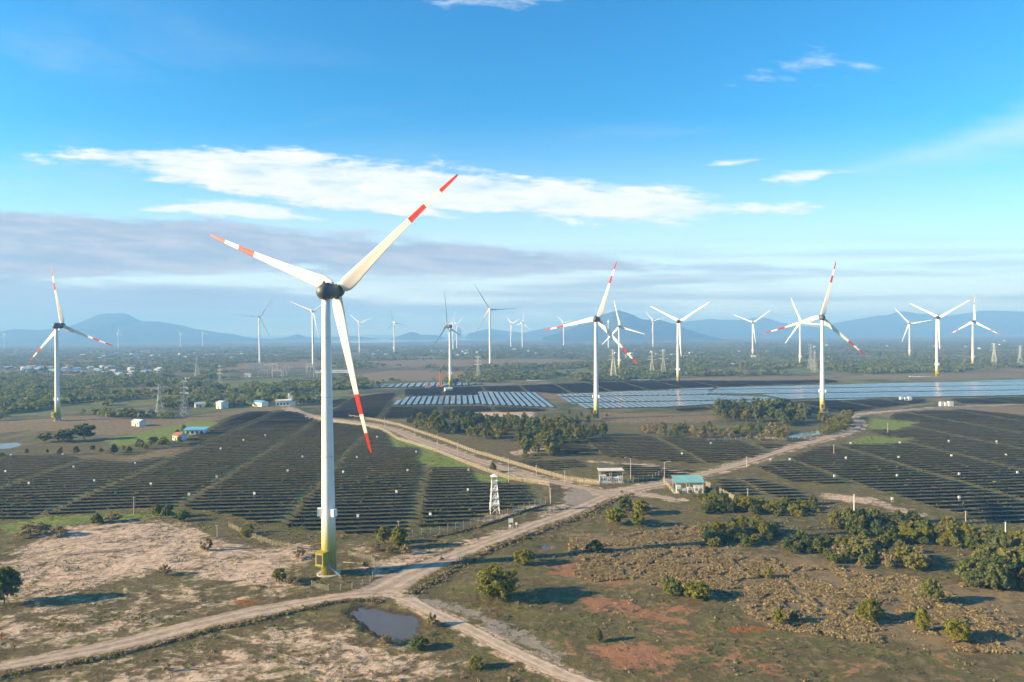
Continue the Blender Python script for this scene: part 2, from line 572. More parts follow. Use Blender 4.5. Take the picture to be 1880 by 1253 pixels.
pond_s = polymask([POND], 2.2)
GZ = GZ * (1 - pond_s) - 0.75 * np.clip(pond_s * 1.3, 0, 1)
m_pool = polymask(POOLS, 1.5)
GZ = GZ - 0.35 * m_pool
lines_road = [((a + b) / 2, np.hypot(*(a - b).T).mean() / 2) for a, b in ROADW.values()]
m_verge = np.zeros(len(GX))
for ln, hw in lines_road:
    bb = near & (GX > ln[:, 0].min() - 12) & (GX < ln[:, 0].max() + 12) & (GY > ln[:, 1].min() - 12) & (GY < ln[:, 1].max() + 12)
    d = segdist(GPNT[bb], ln[::3])
    m_verge[bb] = np.maximum(m_verge[bb], np.clip(1.0 - (d - hw) / 1.6, 0, 1) * 0.55)
m_sand = np.maximum.reduce([
    polymask([GP([(-30, 1075), (35, 1005), (130, 966), (240, 954), (340, 962), (390, 985), (440, 1003), (520, 1008), (548, 1040), (520, 1096), (420, 1070), (330, 1048), (230, 1062), (120, 1098), (40, 1106), (-30, 1110)])], 5, 0.78),
    polymask([GP([(-30, 1150), (60, 1128), (160, 1130), (100, 1175), (-30, 1195)]), GP([(520, 1160), (620, 1150), (700, 1185), (850, 1215), (800, 1253), (620, 1270), (500, 1210)]), GP([(180, 1250), (430, 1180), (560, 1200), (420, 1290), (180, 1290)])], 5, 0.60),
    polymask([GP([(650, 1040), (760, 1010), (880, 985), (935, 968), (925, 985), (800, 1022), (690, 1062)]), GP([(880, 955), (950, 935), (1000, 925), (960, 945), (885, 965)]), GP([(1000, 930), (1060, 915), (1040, 938), (980, 955)])], 3, 0.72),
    polymask([GP([(440, 1010), (560, 995), (600, 1010), (560, 1040), (460, 1040)]), GP([(640, 1000), (700, 1005), (690, 1020), (640, 1015)])], 4, 0.62),
    polymask([GP([(1080, 846), (1190, 852), (1290, 872), (1280, 874), (1180, 856), (1080, 849)]), GP([(870, 757), (980, 756), (980, 768), (890, 768)]), GP([(930, 832), (990, 818), (1010, 822), (960, 838)]),
              GP([(1500, 905), (1600, 915), (1700, 945), (1690, 950), (1580, 925), (1500, 912)])], 3, 0.85),
    polymask([GP([(-40, 1105), (120, 1098), (330, 1062), (500, 1090), (640, 1088), (480, 1116), (180, 1184), (-40, 1225)]), GP([(-40, 1250), (200, 1205), (560, 1125), (640, 1160), (520, 1300), (-40, 1300)]), GP([(380, 985), (480, 1000), (560, 1090), (440, 1080)])], 8, 0.43),
    m_verge])
m_red = np.maximum(polymask([GP([(1000, 1036), (1060, 1034), (1082, 1052), (1040, 1060), (1010, 1050)]), GP([(1088, 1064), (1130, 1063), (1150, 1072), (1110, 1074)]), GP([(1050, 1098), (1110, 1094), (1172, 1104), (1262, 1140), (1262, 1150), (1180, 1138), (1088, 1124)]),
                             GP([(1190, 1150), (1262, 1152), (1270, 1166), (1200, 1164)]), GP([(1070, 1184), (1180, 1178), (1255, 1222), (1150, 1236), (1080, 1205)]), GP([(1244, 1186), (1310, 1194), (1300, 1204), (1240, 1200)]), GP([(1330, 1196), (1400, 1212), (1385, 1224), (1330, 1212)]),
                             GP([(1215, 1112), (1268, 1112), (1262, 1128), (1222, 1128)]), GP([(1390, 1222), (1480, 1232), (1470, 1246), (1390, 1240)]), GP([(1770, 1198), (1830, 1200), (1810, 1212), (1765, 1208)])], 2.6, 0.85),
                   polymask([GP([(960, 1160), (1330, 1130), (1500, 1180), (1880, 1210), (1880, 1290), (1000, 1290)])], 12, 0.30))
m_orange = polymask([GP([(1330, 1150), (1395, 1148), (1408, 1160), (1340, 1166)]), GP([(430, 1105), (470, 1100), (482, 1110), (440, 1116)])], 1.5, 1.0)
m_scrub = polymask([GP([(1060, 975), (1130, 985), (1280, 965), (1300, 1005), (1440, 1010), (1600, 1048), (1740, 1070), (1900, 1085), (1900, 1200), (1700, 1190), (1560, 1170), (1420, 1150), (1310, 1085), (1180, 1075), (1040, 1062)])], 9)
m_green = np.maximum(polymask([GP([(200, 808), (300, 786), (372, 772), (410, 780), (335, 804), (215, 819)])], 6, 1.7), polymask(HOLES[:3] + HOLES[4:] + [GP([(0, 962), (130, 945), (330, 938), (330, 950), (120, 966), (0, 985)]), GP([(1240, 865), (1330, 852), (1390, 838), (1300, 862)])], 3, 0.9))
m_brown = np.maximum(polymask([GP([(-30, 775), (150, 765), (300, 770), (440, 752), (520, 742), (540, 752), (440, 760), (345, 790), (200, 800), (60, 790), (-30, 800)]) * 1.0, GP([(1090, 757), (1240, 760), (1320, 757), (1312, 776), (1180, 778), (1100, 776)]),
                               HOLES[3], GP([(1230, 695), (1400, 692), (1540, 690), (1640, 688), (1880, 684), (1880, 694), (1540, 698), (1240, 700)]), GP([(620, 664), (820, 661), (980, 659), (1110, 662), (1000, 671), (740, 674)]), GP([(1560, 742), (1740, 738), (1620, 756), (1540, 762)]),
                               GP([(1680, 750), (1880, 744), (1960, 760), (1880, 768)]), GP([(640, 690), (720, 680), (860, 682), (840, 698), (680, 702)])], 9, 0.85),
                     polymask([GP([(120, 715), (400, 705), (430, 725), (250, 730)])], 20, 0.7))
m_solar = np.maximum.reduce([polymask([F_LEFT, F_RIGHT] + F_MID, 3), polymask(D_FAR + B_FAR, 3)])
for hh in HOLES:
    m_solar *= 1 - polymask([hh], 2)
bco = GPNT @ B_
m_path = np.clip(1.1 - np.abs((bco - 6) % GAP - GAP / 2) / 1.3, 0, 1) * 0.55 * (m_solar > 0.6) * near
m_grav = polymask([GP([(1030, 905), (1060, 893), (1120, 905), (1130, 925), (1090, 935), (1030, 925)]), GP([(765, 1096), (880, 1120), (960, 1155), (1050, 1215), (1020, 1216), (930, 1170), (850, 1130), (770, 1108)])], 3, 0.8)
m_far = np.clip((np.hypot(GX, GY) - 420) / 260, 0, 1)

FQ = []
ii = np.arange((nr - 1) * nc).reshape(nr - 1, nc)
jj = np.roll(ii, -1, axis=1)
FQ = np.stack([ii, jj, jj + nc, ii + nc], -1).reshape(-1, 4)


def ground_material():
    m = bpy.data.materials.new('ground_soil')
    m.use_nodes = True
    t = NT(m.node_tree)
    pos = t.n('ShaderNodeNewGeometry').outputs['Position']

    def at(n):
        return t.n('ShaderNodeAttribute', attribute_name=n).outputs['Fac']
    n1 = t.noise(pos, 0.06, 7.0, 0.62, 0.6)
    n2 = t.noise(pos, 0.35, 6.0, 0.65, 0.4)
    n3 = t.noise(pos, 1.6, 4.0, 0.7)
    n4 = t.noise(t.mix(1.0, pos, (0.6, 1.0, 1.0), 'MULTIPLY'), 0.14, 8.0, 0.7, 1.2)
    nbig = t.noise(pos, 0.006, 6.0, 0.6, 0.5)
    nmid = t.noise(pos, 0.022, 6.0, 0.65, 0.8)

    def edge(mask, k1, k2, lo=0.42, hi=0.58):
        s = t.m('ADD', mask, t.m('ADD', t.m('MULTIPLY', t.m('SUBTRACT', n4, 0.5), k1), t.m('MULTIPLY', t.m('SUBTRACT', n2, 0.5), k2)))
        return t.step(s, lo, hi)
    # bare near ground: short olive turf over dark soil
    near_c = t.mix(t.step(n4, 0.40, 0.60), (0.096, 0.074, 0.038), (0.104, 0.108, 0.034))
    near_c = t.mix(t.step(n2, 0.42, 0.75), near_c, (0.20, 0.152, 0.085))
    far_c = t.mix(t.step(nmid, 0.42, 0.58), (0.055, 0.075, 0.032), (0.165, 0.135, 0.075))
    far_c = t.mix(t.step(nbig, 0.50, 0.60), far_c, t.mix(n1, (0.035, 0.050, 0.022), (0.075, 0.085, 0.035)))
    vor = t.n('ShaderNodeTexVoronoi')
    t.put(vor.inputs['Vector'], t.mix(1.0, pos, (0.7, 0.32, 0.0), 'MULTIPLY'))
    vor.inputs['Scale'].default_value = 0.012
    vr = t.sep(vor.outputs['Color'])
    fld = t.mix(t.step(vr[0], 0.35, 0.65), (0.085, 0.095, 0.038), (0.20, 0.145, 0.085))
    fld = t.mix(t.step(vr[1], 0.6, 0.75), fld, (0.12, 0.145, 0.045))
    far_c = t.mix(t.m('MULTIPLY', t.step(vr[2], 0.45, 0.55), 0.8), far_c, t.mix(0.5, fld, t.mix(n1, (0.1, 0.1, 0.1), (0.9, 0.9, 0.9)), 'OVERLAY'))
    c = t.mix(at('far'), near_c, far_c)
    c = t.mix(edge(at('scrub'), 2.4, 1.0, 0.38, 0.7), c, t.mix(n2, (0.12, 0.090, 0.048), (0.26, 0.20, 0.11)))
    c = t.mix(edge(at('brown'), 1.8, 0.8, 0.38, 0.68), c, t.mix(t.step(n2, 0.35, 0.7), (0.13, 0.105, 0.058), (0.25, 0.185, 0.105)))
    c = t.mix(edge(at('green'), 2.6, 1.2, 0.38, 0.7), c, t.mix(t.step(n2, 0.35, 0.65), (0.10, 0.145, 0.030), (0.19, 0.235, 0.052)))
    c = t.mix(edge(at('solar'), 0.3, 0.2), c, t.mix(t.step(n2, 0.3, 0.65), (0.050, 0.062, 0.026), (0.165, 0.155, 0.070)))
    c = t.mix(t.m('MULTIPLY', edge(at('path'), 0.9, 0.7), 0.8), c, (0.24, 0.17, 0.10))
    c = t.mix(edge(at('sand'), 2.6, 1.1, 0.30, 0.76), c, t.mix(t.step(t.m('ADD', t.m('MULTIPLY', n2, 0.6), t.m('MULTIPLY', n4, 0.4)), 0.36, 0.62), (0.30, 0.22, 0.155), (0.55, 0.42, 0.305)))
    nr_ = t.noise(pos, 0.045, 5.0, 0.6, 1.4)
    rill = t.m('SUBTRACT', 1.0, t.step(t.m('ABSOLUTE', t.m('SUBTRACT', nr_, 0.5)), 0.006, 0.022))
    nr2 = t.noise(pos, 0.11, 4.0, 0.6, 1.0)
    rill2 = t.m('SUBTRACT', 1.0, t.step(t.m('ABSOLUTE', t.m('SUBTRACT', nr2, 0.52)), 0.004, 0.020))
    rl = t.m('MULTIPLY', t.m('MAXIMUM', rill, rill2), t.m('SUBTRACT', 1.0, at('far')))
    c = t.mix(t.m('MULTIPLY', rl, t.m('MULTIPLY', t.step(n2, 0.3, 0.55), 0.6)), c, (0.075, 0.062, 0.030))
    c = t.mix(edge(at('red'), 3.2, 1.6, 0.42, 0.72), c, t.mix(n2, (0.16, 0.080, 0.042), (0.34, 0.18, 0.100)))
    c = t.mix(edge(at('orange'), 3.5, 2.5, 0.55, 0.9), c, t.mix(n3, (0.14, 0.05, 0.02), (0.30, 0.12, 0.04)))
    c = t.mix(edge(at('gravel'), 2.0, 1.0, 0.35, 0.7), c, t.mix(n2, (0.19, 0.165, 0.135), (0.30, 0.26, 0.21)))
    c = t.mix(edge(at('mud'), 0.3, 0.3), c, (0.060, 0.050, 0.030))
    c = t.mix(0.55, c, t.mix(n3, (0.25, 0.25, 0.25), (0.78, 0.78, 0.78)), 'OVERLAY')
    b = t.n('ShaderNodeBsdfPrincipled')
    t.put(b.inputs['Base Color'], c)
    b.inputs['Roughness'].default_value = 0.95
    b.inputs['Specular IOR Level'].default_value = 0.1
    bp = t.n('ShaderNodeBump')
    bp.inputs['Strength'].default_value = 0.8
    bp.inputs['Distance'].default_value = 0.5
    t.put(bp.inputs['Height'], t.m('ADD', n2, t.m('MULTIPLY', n3, 0.4)))
    t.t.links.new(bp.outputs[0], b.inputs['Normal'])
    t.t.links.new(b.outputs[0], t.n('ShaderNodeOutputMaterial').inputs[0])
    return m


gm = arr_mesh('ground', np.stack([GX, GY, GZ], 1), FQ[:, ::-1], ground_material(), True)
for nm, arr in (('sand', m_sand), ('red', m_red), ('orange', m_orange), ('scrub', m_scrub), ('green', m_green), ('brown', m_brown), ('solar', m_solar), ('path', m_path), ('gravel', m_grav), ('far', m_far), ('mud', polymask([POND], 5.0) * 1.3)):
    at_ = gm.attributes.new(nm, 'FLOAT', 'POINT')
    at_.data.foreach_set('value', arr.astype(np.float32))
go = link('ground', gm)
tag(go, 'wide plain of sandy soil, turf and fields', None, kind='structure')

# ------------------------------------------------------------------ roads, tracks, water
def road_wear(strength, green):
    def f(t, pos, col):
        lat = t.n('ShaderNodeAttribute', attribute_name='lat').outputs['Fac']
        e = t.m('ABSOLUTE', t.m('SUBTRACT', lat, 0.5))
        nz = t.noise(pos, 0.9, 5.0, 0.7)
        wheel = t.m('SUBTRACT', 1.0, t.step(t.m('ABSOLUTE', t.m('SUBTRACT', e, 0.2)), 0.02, 0.10))
        col = t.mix(t.m('MULTIPLY', wheel, t.m('MULTIPLY', t.step(nz, 0.3, 0.6), strength)), col, (0.52, 0.43, 0.335))
        mid = t.m('SUBTRACT', 1.0, t.step(e, 0.02, 0.11))
        col = t.mix(t.m('MULTIPLY', t.m('MULTIPLY', mid, t.step(nz, 0.42, 0.62)), green), col, (0.15, 0.125, 0.06))
        edge_ = t.step(t.m('ADD', e, t.m('MULTIPLY', t.m('SUBTRACT', nz, 0.5), 0.35)), 0.40, 0.50)
        col = t.mix(t.m('MULTIPLY', edge_, 0.85), col, (0.13, 0.105, 0.055))
        hole = t.step(t.noise(pos, 0.22, 4.0, 0.7, 0.8), 0.60, 0.68)
        return t.mix(t.m('MULTIPLY', hole, 0.35), col, (0.17, 0.13, 0.09))
    return f


M_ROAD = tex('track_dirt', (0.41, 0.325, 0.245), (0.27, 0.21, 0.155), 0.35, 0.95, bump=0.4, spec=0.1, extra=road_wear(0.6, 0.5))
M_LANE = tex('lane_concrete', (0.46, 0.37, 0.28), (0.33, 0.26, 0.19), 0.5, 0.9, bump=0.25, spec=0.2, extra=road_wear(0.35, 0.1))
M_FROAD = tex('road_gravel', (0.38, 0.30, 0.22), (0.25, 0.20, 0.145), 0.4, 0.95, bump=0.3, spec=0.1, extra=road_wear(0.5, 0.3))
ROAD_LABEL = {'track_to_gate': 'sandy track running from the fork up to the fenced gate yard', 'track_west': 'rutted dirt track leaving the fork towards the sand flats', 'concrete_lane': 'pale concrete lane running from the fork out of the foreground',
              'fenced_road': 'gravel road winding between two pale fences', 'east_road': 'light dirt road curving past the grove to the blue panels', 'spur': 'short dirt spur behind the teal roofed transformer shelter'}
for i, (k, (a, b)) in enumerate(ROADW.items()):
    n, mcr = len(a), 14
    vs = np.zeros((n, mcr + 1, 3))
    jit_a = 0.7 * (fbm(np.arange(n) * 0.55, np.zeros(n), 21 + i, 3) - 0.5)
    jit_b = 0.7 * (fbm(np.arange(n) * 0.55, np.ones(n) * 9, 31 + i, 3) - 0.5)
    wd = np.hypot(*(a - b).T)
    for j in range(mcr + 1):
        s = j / mcr
        s_ = s + np.where(s < 0.5, jit_a * (1 - 2 * s), jit_b * (2 * s - 1)) / np.maximum(wd, 2) * 1.6
        p = a + (b - a) * s_[:, None]
        rut = 0.05 * np.exp(-((abs(s - 0.5) - 0.22) / 0.07)**2)
        vs[:, j, :2] = p
        vs[:, j, 2] = H(p[:, 0], p[:, 1]) + 0.10 + 0.004 * i - rut - (0.09 if j in (0, mcr) else 0)
    q = np.arange((n - 1) * (mcr + 1)).reshape(n - 1, mcr + 1)[:, :-1]
    fq = np.stack([q, q + 1, q + mcr + 2, q + mcr + 1], -1).reshape(-1, 4)
    vv = vs.reshape(-1, 3)
    e1, e2 = vv[fq[0, 1]] - vv[fq[0, 0]], vv[fq[0, 3]] - vv[fq[0, 0]]
    if np.cross(e1, e2)[2] < 0:
        fq = fq[:, ::-1]
    lat = np.tile(np.linspace(0, 1, mcr + 1), n)
    me = arr_mesh('road', vv, fq, M_LANE if k == 'concrete_lane' else M_FROAD if k == 'fenced_road' else M_ROAD, True)
    at_ = me.attributes.new('lat', 'FLOAT', 'POINT')
    at_.data.foreach_set('value', lat.astype(np.float32))
    o = link('road', me)
    tag(o, ROAD_LABEL[k], None, kind='structure')


def water_mat():
    m = bpy.data.materials.new('muddy_water')
    m.use_nodes = True
    t = NT(m.node_tree)
    b = t.n('ShaderNodeBsdfPrincipled')
    pos = t.n('ShaderNodeNewGeometry').outputs['Position']
    t.put(b.inputs['Base Color'], t.mix(t.noise(pos, 0.4), (0.085, 0.074, 0.060), (0.115, 0.100, 0.082)))
    b.inputs['Roughness'].default_value = 0.15
    b.inputs['Specular IOR Level'].default_value = 0.35
    bp = t.n('ShaderNodeBump')
    bp.inputs['Strength'].default_value = 0.15
    bp.inputs['Distance'].default_value = 0.05
    t.put(bp.inputs['Height'], t.noise(pos, 2.5, 3.0))
    t.t.links.new(bp.outputs[0], b.inputs['Normal'])
    t.t.links.new(b.outputs[0], t.n('ShaderNodeOutputMaterial').inputs[0])
    return m


M_WATER = water_mat()


def flat_poly(name, P, z, mat, label, grow=1.0):
    c = P.mean(0)
    Q = c + (P - c) * grow
    mb = MB()
    mb.add([(x, y, z) for x, y in Q], [tuple(range(len(Q)))])
    o = mb.build(name, mat)
    if o.data.polygons[0].normal.z < 0:
        o.data.flip_normals()
    return tag(o, label, None, kind='structure')


flat_poly('pond_water', POND_SHEET, -0.48, M_WATER, 'muddy brown pond below the track fork', 1.12)
for p, lb in zip(POOLS, ('bright water behind the left thickets', 'small bright pond among the trees by the east road', 'shallow puddle beside the gate track bank', 'little puddle on the turf below the track')):
    flat_poly('pool_water', p, Hf(*p.mean(0)) - 0.12, M_WATER, lb, 1.05)
flat_poly('lagoon_water', GP([(560, 627), (700, 623.5), (830, 622), (1000, 619.5), (1060, 619), (1000, 621), (860, 625), (700, 630), (600, 630)]), 1.0, M_WATER, 'pale strip of lagoon water below the horizon hills')

# ------------------------------------------------------------------ mountains on the horizon
M_MOUNT = tex('forested_slope', (0.045, 0.055, 0.032), (0.016, 0.024, 0.016), 0.006, 0.95, detail=8.0, spec=0.1)


def mountain(label, prof, D, depth, seed, rough=1.0, base=628):
    """a ridge whose skyline passes the given photograph pixels at distance D; it has its own depth and spurs"""
    xs = np.array([p[0] for p in prof], float)
    ys = np.array([p[1] for p in prof], float)
    X = (xs - 940) / F_PX * D
    hor = 612.5 - 0.0079 * (xs - 940)
    Z = np.maximum((hor - ys) / F_PX * D + CH, 0)
    n, md = 170, 44
    x = np.linspace(X[0], X[-1], n)
    zt = np.interp(x, X, Z)
    k = np.ones(5) / 5
    zt = np.convolve(np.pad(zt, 2, 'edge'), k, 'valid')
    d = np.linspace(-1, 1, md)
    Xg, Dg = np.meshgrid(x, d)
    Zg = np.tile(zt, (md, 1))
    off = 0.35 * (fbm(Xg / (depth * 0.9), Dg * 0 + seed, seed, 3) - 0.5)
    fall = np.clip(1 - np.abs(Dg - off), 0, 1)
    fall = fall**1.15
    rid = 1 - np.abs(2 * fbm(Xg / (depth * 0.28), Dg * 2.0, seed + 5, 4) - 1)
    zz_ = Zg * fall * (1 - 0.38 * rough * (1 - fall) * rid) + rough * 10 * (fbm(Xg / 90, Dg * depth / 90, seed + 9, 3) - 0.5) * (Zg > 15)
    # foreshortened spurs must stay under the skyline
    zz_ = np.where(fall <= 0.0, -6, zz_) - 4
    Vv = np.stack([Xg, D + Dg * depth, zz_], -1).reshape(-1, 3)
    q = np.arange((md - 1) * n).reshape(md - 1, n)[:, :-1]
    fq = np.stack([q, q + 1, q + n + 1, q + n], -1).reshape(-1, 4)
    o = link('mountain', arr_mesh('mountain', Vv, fq, M_MOUNT, True))
    return tag(o, label, None, kind='structure')


mountain('long dark mountain with a double summit at the left', [(-260, 622), (-180, 610), (-90, 604), (-30, 614), (0, 611), (22, 604), (45, 603), (62, 607), (85, 603), (110, 601), (150, 591), (166, 581), (190, 574), (205, 573), (217, 576), (228, 573), (245, 579), (262, 590), (278, 589), (300, 590), (330, 596), (350, 603), (372, 605), (395, 610), (420, 612), (445, 618), (470, 622)], 8800, 1500, 2)
mountain('dark conical mountain behind the middle turbine', [(1000, 618), (1020, 612), (1050, 602), (1075, 590), (1110, 576), (1125, 570), (1140, 568), (1152, 571), (1165, 578), (1175, 583), (1188, 587), (1205, 585), (1220, 588), (1245, 597), (1265, 605), (1288, 613)], 6800, 1000, 4)
mountain('pale far ridge right of the conical mountain', [(1180, 604), (1240, 592), (1270, 588), (1300, 585), (1350, 587), (1380, 584), (1398, 581), (1420, 586), (1440, 592), (1470, 596), (1520, 602)], 10200, 1500, 6)
mountain('broad blue range at the right edge', [(1500, 604), (1545, 591), (1600, 581), (1640, 577), (1660, 570), (1675, 571), (1700, 576), (1728, 573), (1745, 579), (1770, 576), (1795, 571), (1812, 569), (1835, 571), (1850, 568), (1866, 572), (1890, 572), (1960, 576), (2050, 570), (2150, 590), (2250, 600)], 9800, 1500, 8)
mountain('tiny peaked hill beside the lagoon', [(510, 621), (528, 619), (540, 615), (547, 613), (553, 615), (562, 619), (600, 619), (650, 617), (690, 621)], 9500, 500, 10, 0.4)
mountain('small dark hill right of the lagoon', [(725, 620), (738, 615), (750, 610), (757, 609), (765, 611), (774, 615), (788, 614), (797, 615), (815, 619)], 9000, 500, 12, 0.4)
mountain('low rounded hill near the far tower block', [(866, 619), (880, 612), (893, 608), (905, 608), (917, 613), (935, 618)], 8800, 420, 14, 0.4)
mountain('pale distant rise behind the horizon turbines', [(860, 612), (885, 606), (902, 603), (925, 607), (960, 611), (990, 604), (1020, 599), (1045, 597), (1075, 600), (1110, 606)], 10400, 1100, 16, 0.5)

# ------------------------------------------------------------------ wind turbines


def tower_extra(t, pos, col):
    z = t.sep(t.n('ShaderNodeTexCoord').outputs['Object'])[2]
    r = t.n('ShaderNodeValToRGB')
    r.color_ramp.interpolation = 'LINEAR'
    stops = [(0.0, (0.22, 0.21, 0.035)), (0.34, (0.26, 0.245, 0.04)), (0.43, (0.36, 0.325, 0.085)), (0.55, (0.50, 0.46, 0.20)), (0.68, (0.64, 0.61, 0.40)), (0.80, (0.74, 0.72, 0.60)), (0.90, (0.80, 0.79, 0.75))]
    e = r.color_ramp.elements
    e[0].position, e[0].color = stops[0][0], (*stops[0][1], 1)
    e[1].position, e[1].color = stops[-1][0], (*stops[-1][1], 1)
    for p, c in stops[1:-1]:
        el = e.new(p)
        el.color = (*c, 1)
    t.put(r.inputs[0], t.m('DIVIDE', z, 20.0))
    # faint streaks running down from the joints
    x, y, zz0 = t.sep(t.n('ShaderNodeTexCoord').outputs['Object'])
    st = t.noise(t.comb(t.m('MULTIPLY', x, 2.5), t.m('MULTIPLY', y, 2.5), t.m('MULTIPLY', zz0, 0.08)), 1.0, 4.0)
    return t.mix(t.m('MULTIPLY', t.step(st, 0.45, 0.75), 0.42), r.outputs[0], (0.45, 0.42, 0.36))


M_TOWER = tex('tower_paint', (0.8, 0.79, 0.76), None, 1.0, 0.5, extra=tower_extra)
M_TWHITE = tex('far_tower_paint', (0.80, 0.79, 0.77), (0.72, 0.71, 0.69), 0.2, 0.5)
M_BLADE = tex('blade_white', (0.80, 0.76, 0.68), (0.74, 0.70, 0.62), 0.15, 0.45)
M_BRED = tex('blade_red', (0.52, 0.032, 0.012), (0.44, 0.026, 0.010), 0.3, 0.45)
M_NAC = tex('nacelle_slate', (0.095, 0.108, 0.122), (0.060, 0.070, 0.082), 0.5, 0.5)
M_OLIVE = tex('cabin_olive', (0.34, 0.30, 0.012), (0.27, 0.24, 0.012), 1.0, 0.6)
M_DARK = tex('dark_metal', (0.03, 0.032, 0.035), None, 2.0, 0.6)
M_WBOX = tex('white_enamel', (0.80, 0.79, 0.76), (0.70, 0.69, 0.66), 0.8, 0.5)
M_CONC = tex('concrete', (0.46, 0.42, 0.36), (0.34, 0.31, 0.26), 0.8, 0.9)
M_STEEL = tex('galvanised_steel', (0.56, 0.56, 0.54), (0.44, 0.44, 0.43), 1.0, 0.55, 0.2)


def blade_mesh(R, banded, nsec=26, wide=1.0):
    r0 = 1.9 * R / 51.0
    s = R / 51.0
    rs = np.concatenate([[r0, r0 + 0.5 * s, r0 + 1.2 * s], np.linspace(r0 + 2.2 * s, R * 0.985, nsec), [R]])
    if banded:
        rs = np.sort(np.concatenate([rs, np.array([0.625, 0.75, 0.867]) * R]))
    key_r = np.array([0, 0.045, 0.075, 0.11, 0.16, 0.25, 0.40, 0.60, 0.80, 0.93, 0.98, 1.0])
    key_c = np.array([2.6, 3.5, 4.2, 4.35, 4.05, 3.4, 2.6, 1.85, 1.30, 1.02, 0.80, 0.30]) * s * wide
    key_t = np.array([2.0, 2.0, 1.75, 1.45, 1.15, 0.85, 0.55, 0.34, 0.20, 0.14, 0.10, 0.05]) * s
    m = 14
    Vs = []
    for r in rs:
        q = r / R
        c, tk = np.interp(q, key_r, key_c), np.interp(q, key_r, key_t)
        rd = np.clip((0.055 - q) / 0.03, 0, 1)
        tw = math.radians(14) * (1 - q)**2
        for k in range(m):
            a = 2 * math.pi * k / m
            xa = 0.5 - 0.5 * math.cos(a)                 # 0 leading, 1 trailing
            th_ = math.sin(a) * (1.0 - 0.62 * xa * (1 - rd)) * 0.5
            x = (xa - 0.34 - 0.16 * rd) * c
            y = th_ * tk + 0.06 * c * math.sin(math.pi * xa) * (1 - rd)
            X = x * math.cos(tw) - y * math.sin(tw)
            Y = x * math.sin(tw) + y * math.cos(tw)
            Y += 2.2 * s * q**3                           # prebend away from the tower
            Vs.append((X, Y, r))
    n = len(rs)
    fs, mi = [], []
    for i in range(n - 1):
        q = (rs[i] + rs[i + 1]) / 2 / R
        red = banded and (q > 0.867 or 0.625 < q < 0.75)
        for k in range(m):
            fs.append((i * m + k, i * m + (k + 1) % m, (i + 1) * m + (k + 1) % m, (i + 1) * m + k))
            mi.append(1 if red else 0)
    fs += [tuple(range(m - 1, -1, -1)), tuple((n - 1) * m + k for k in range(m))]
    mi += [0, 1 if banded else 0]
    me = bpy.data.meshes.new('blade')
    me.from_pydata(Vs, [], fs)
    me.materials.append(M_BLADE)
    me.materials.append(M_BRED)
    me.polygons.foreach_set('material_index', mi)
    me.polygons.foreach_set('use_smooth', [True] * len(fs))
    me.update()
    bm = bmesh.new()
    bm.from_mesh(me)
    bmesh.ops.recalc_face_normals(bm, faces=bm.faces)
    bm.to_mesh(me)
    bm.free()
    return me


BLADES = {True: blade_mesh(51.0, True), False: blade_mesh(51.0, False, 18, 0.62), 'plain': blade_mesh(51.0, False, 18, 0.95)}


def axis_matrix(psi, tilt):
    a = Vector((math.sin(psi) * math.cos(tilt), math.cos(psi) * math.cos(tilt), math.sin(tilt)))
    u = Vector((math.cos(psi), -math.sin(psi), 0))
    return a, u, u.cross(a)


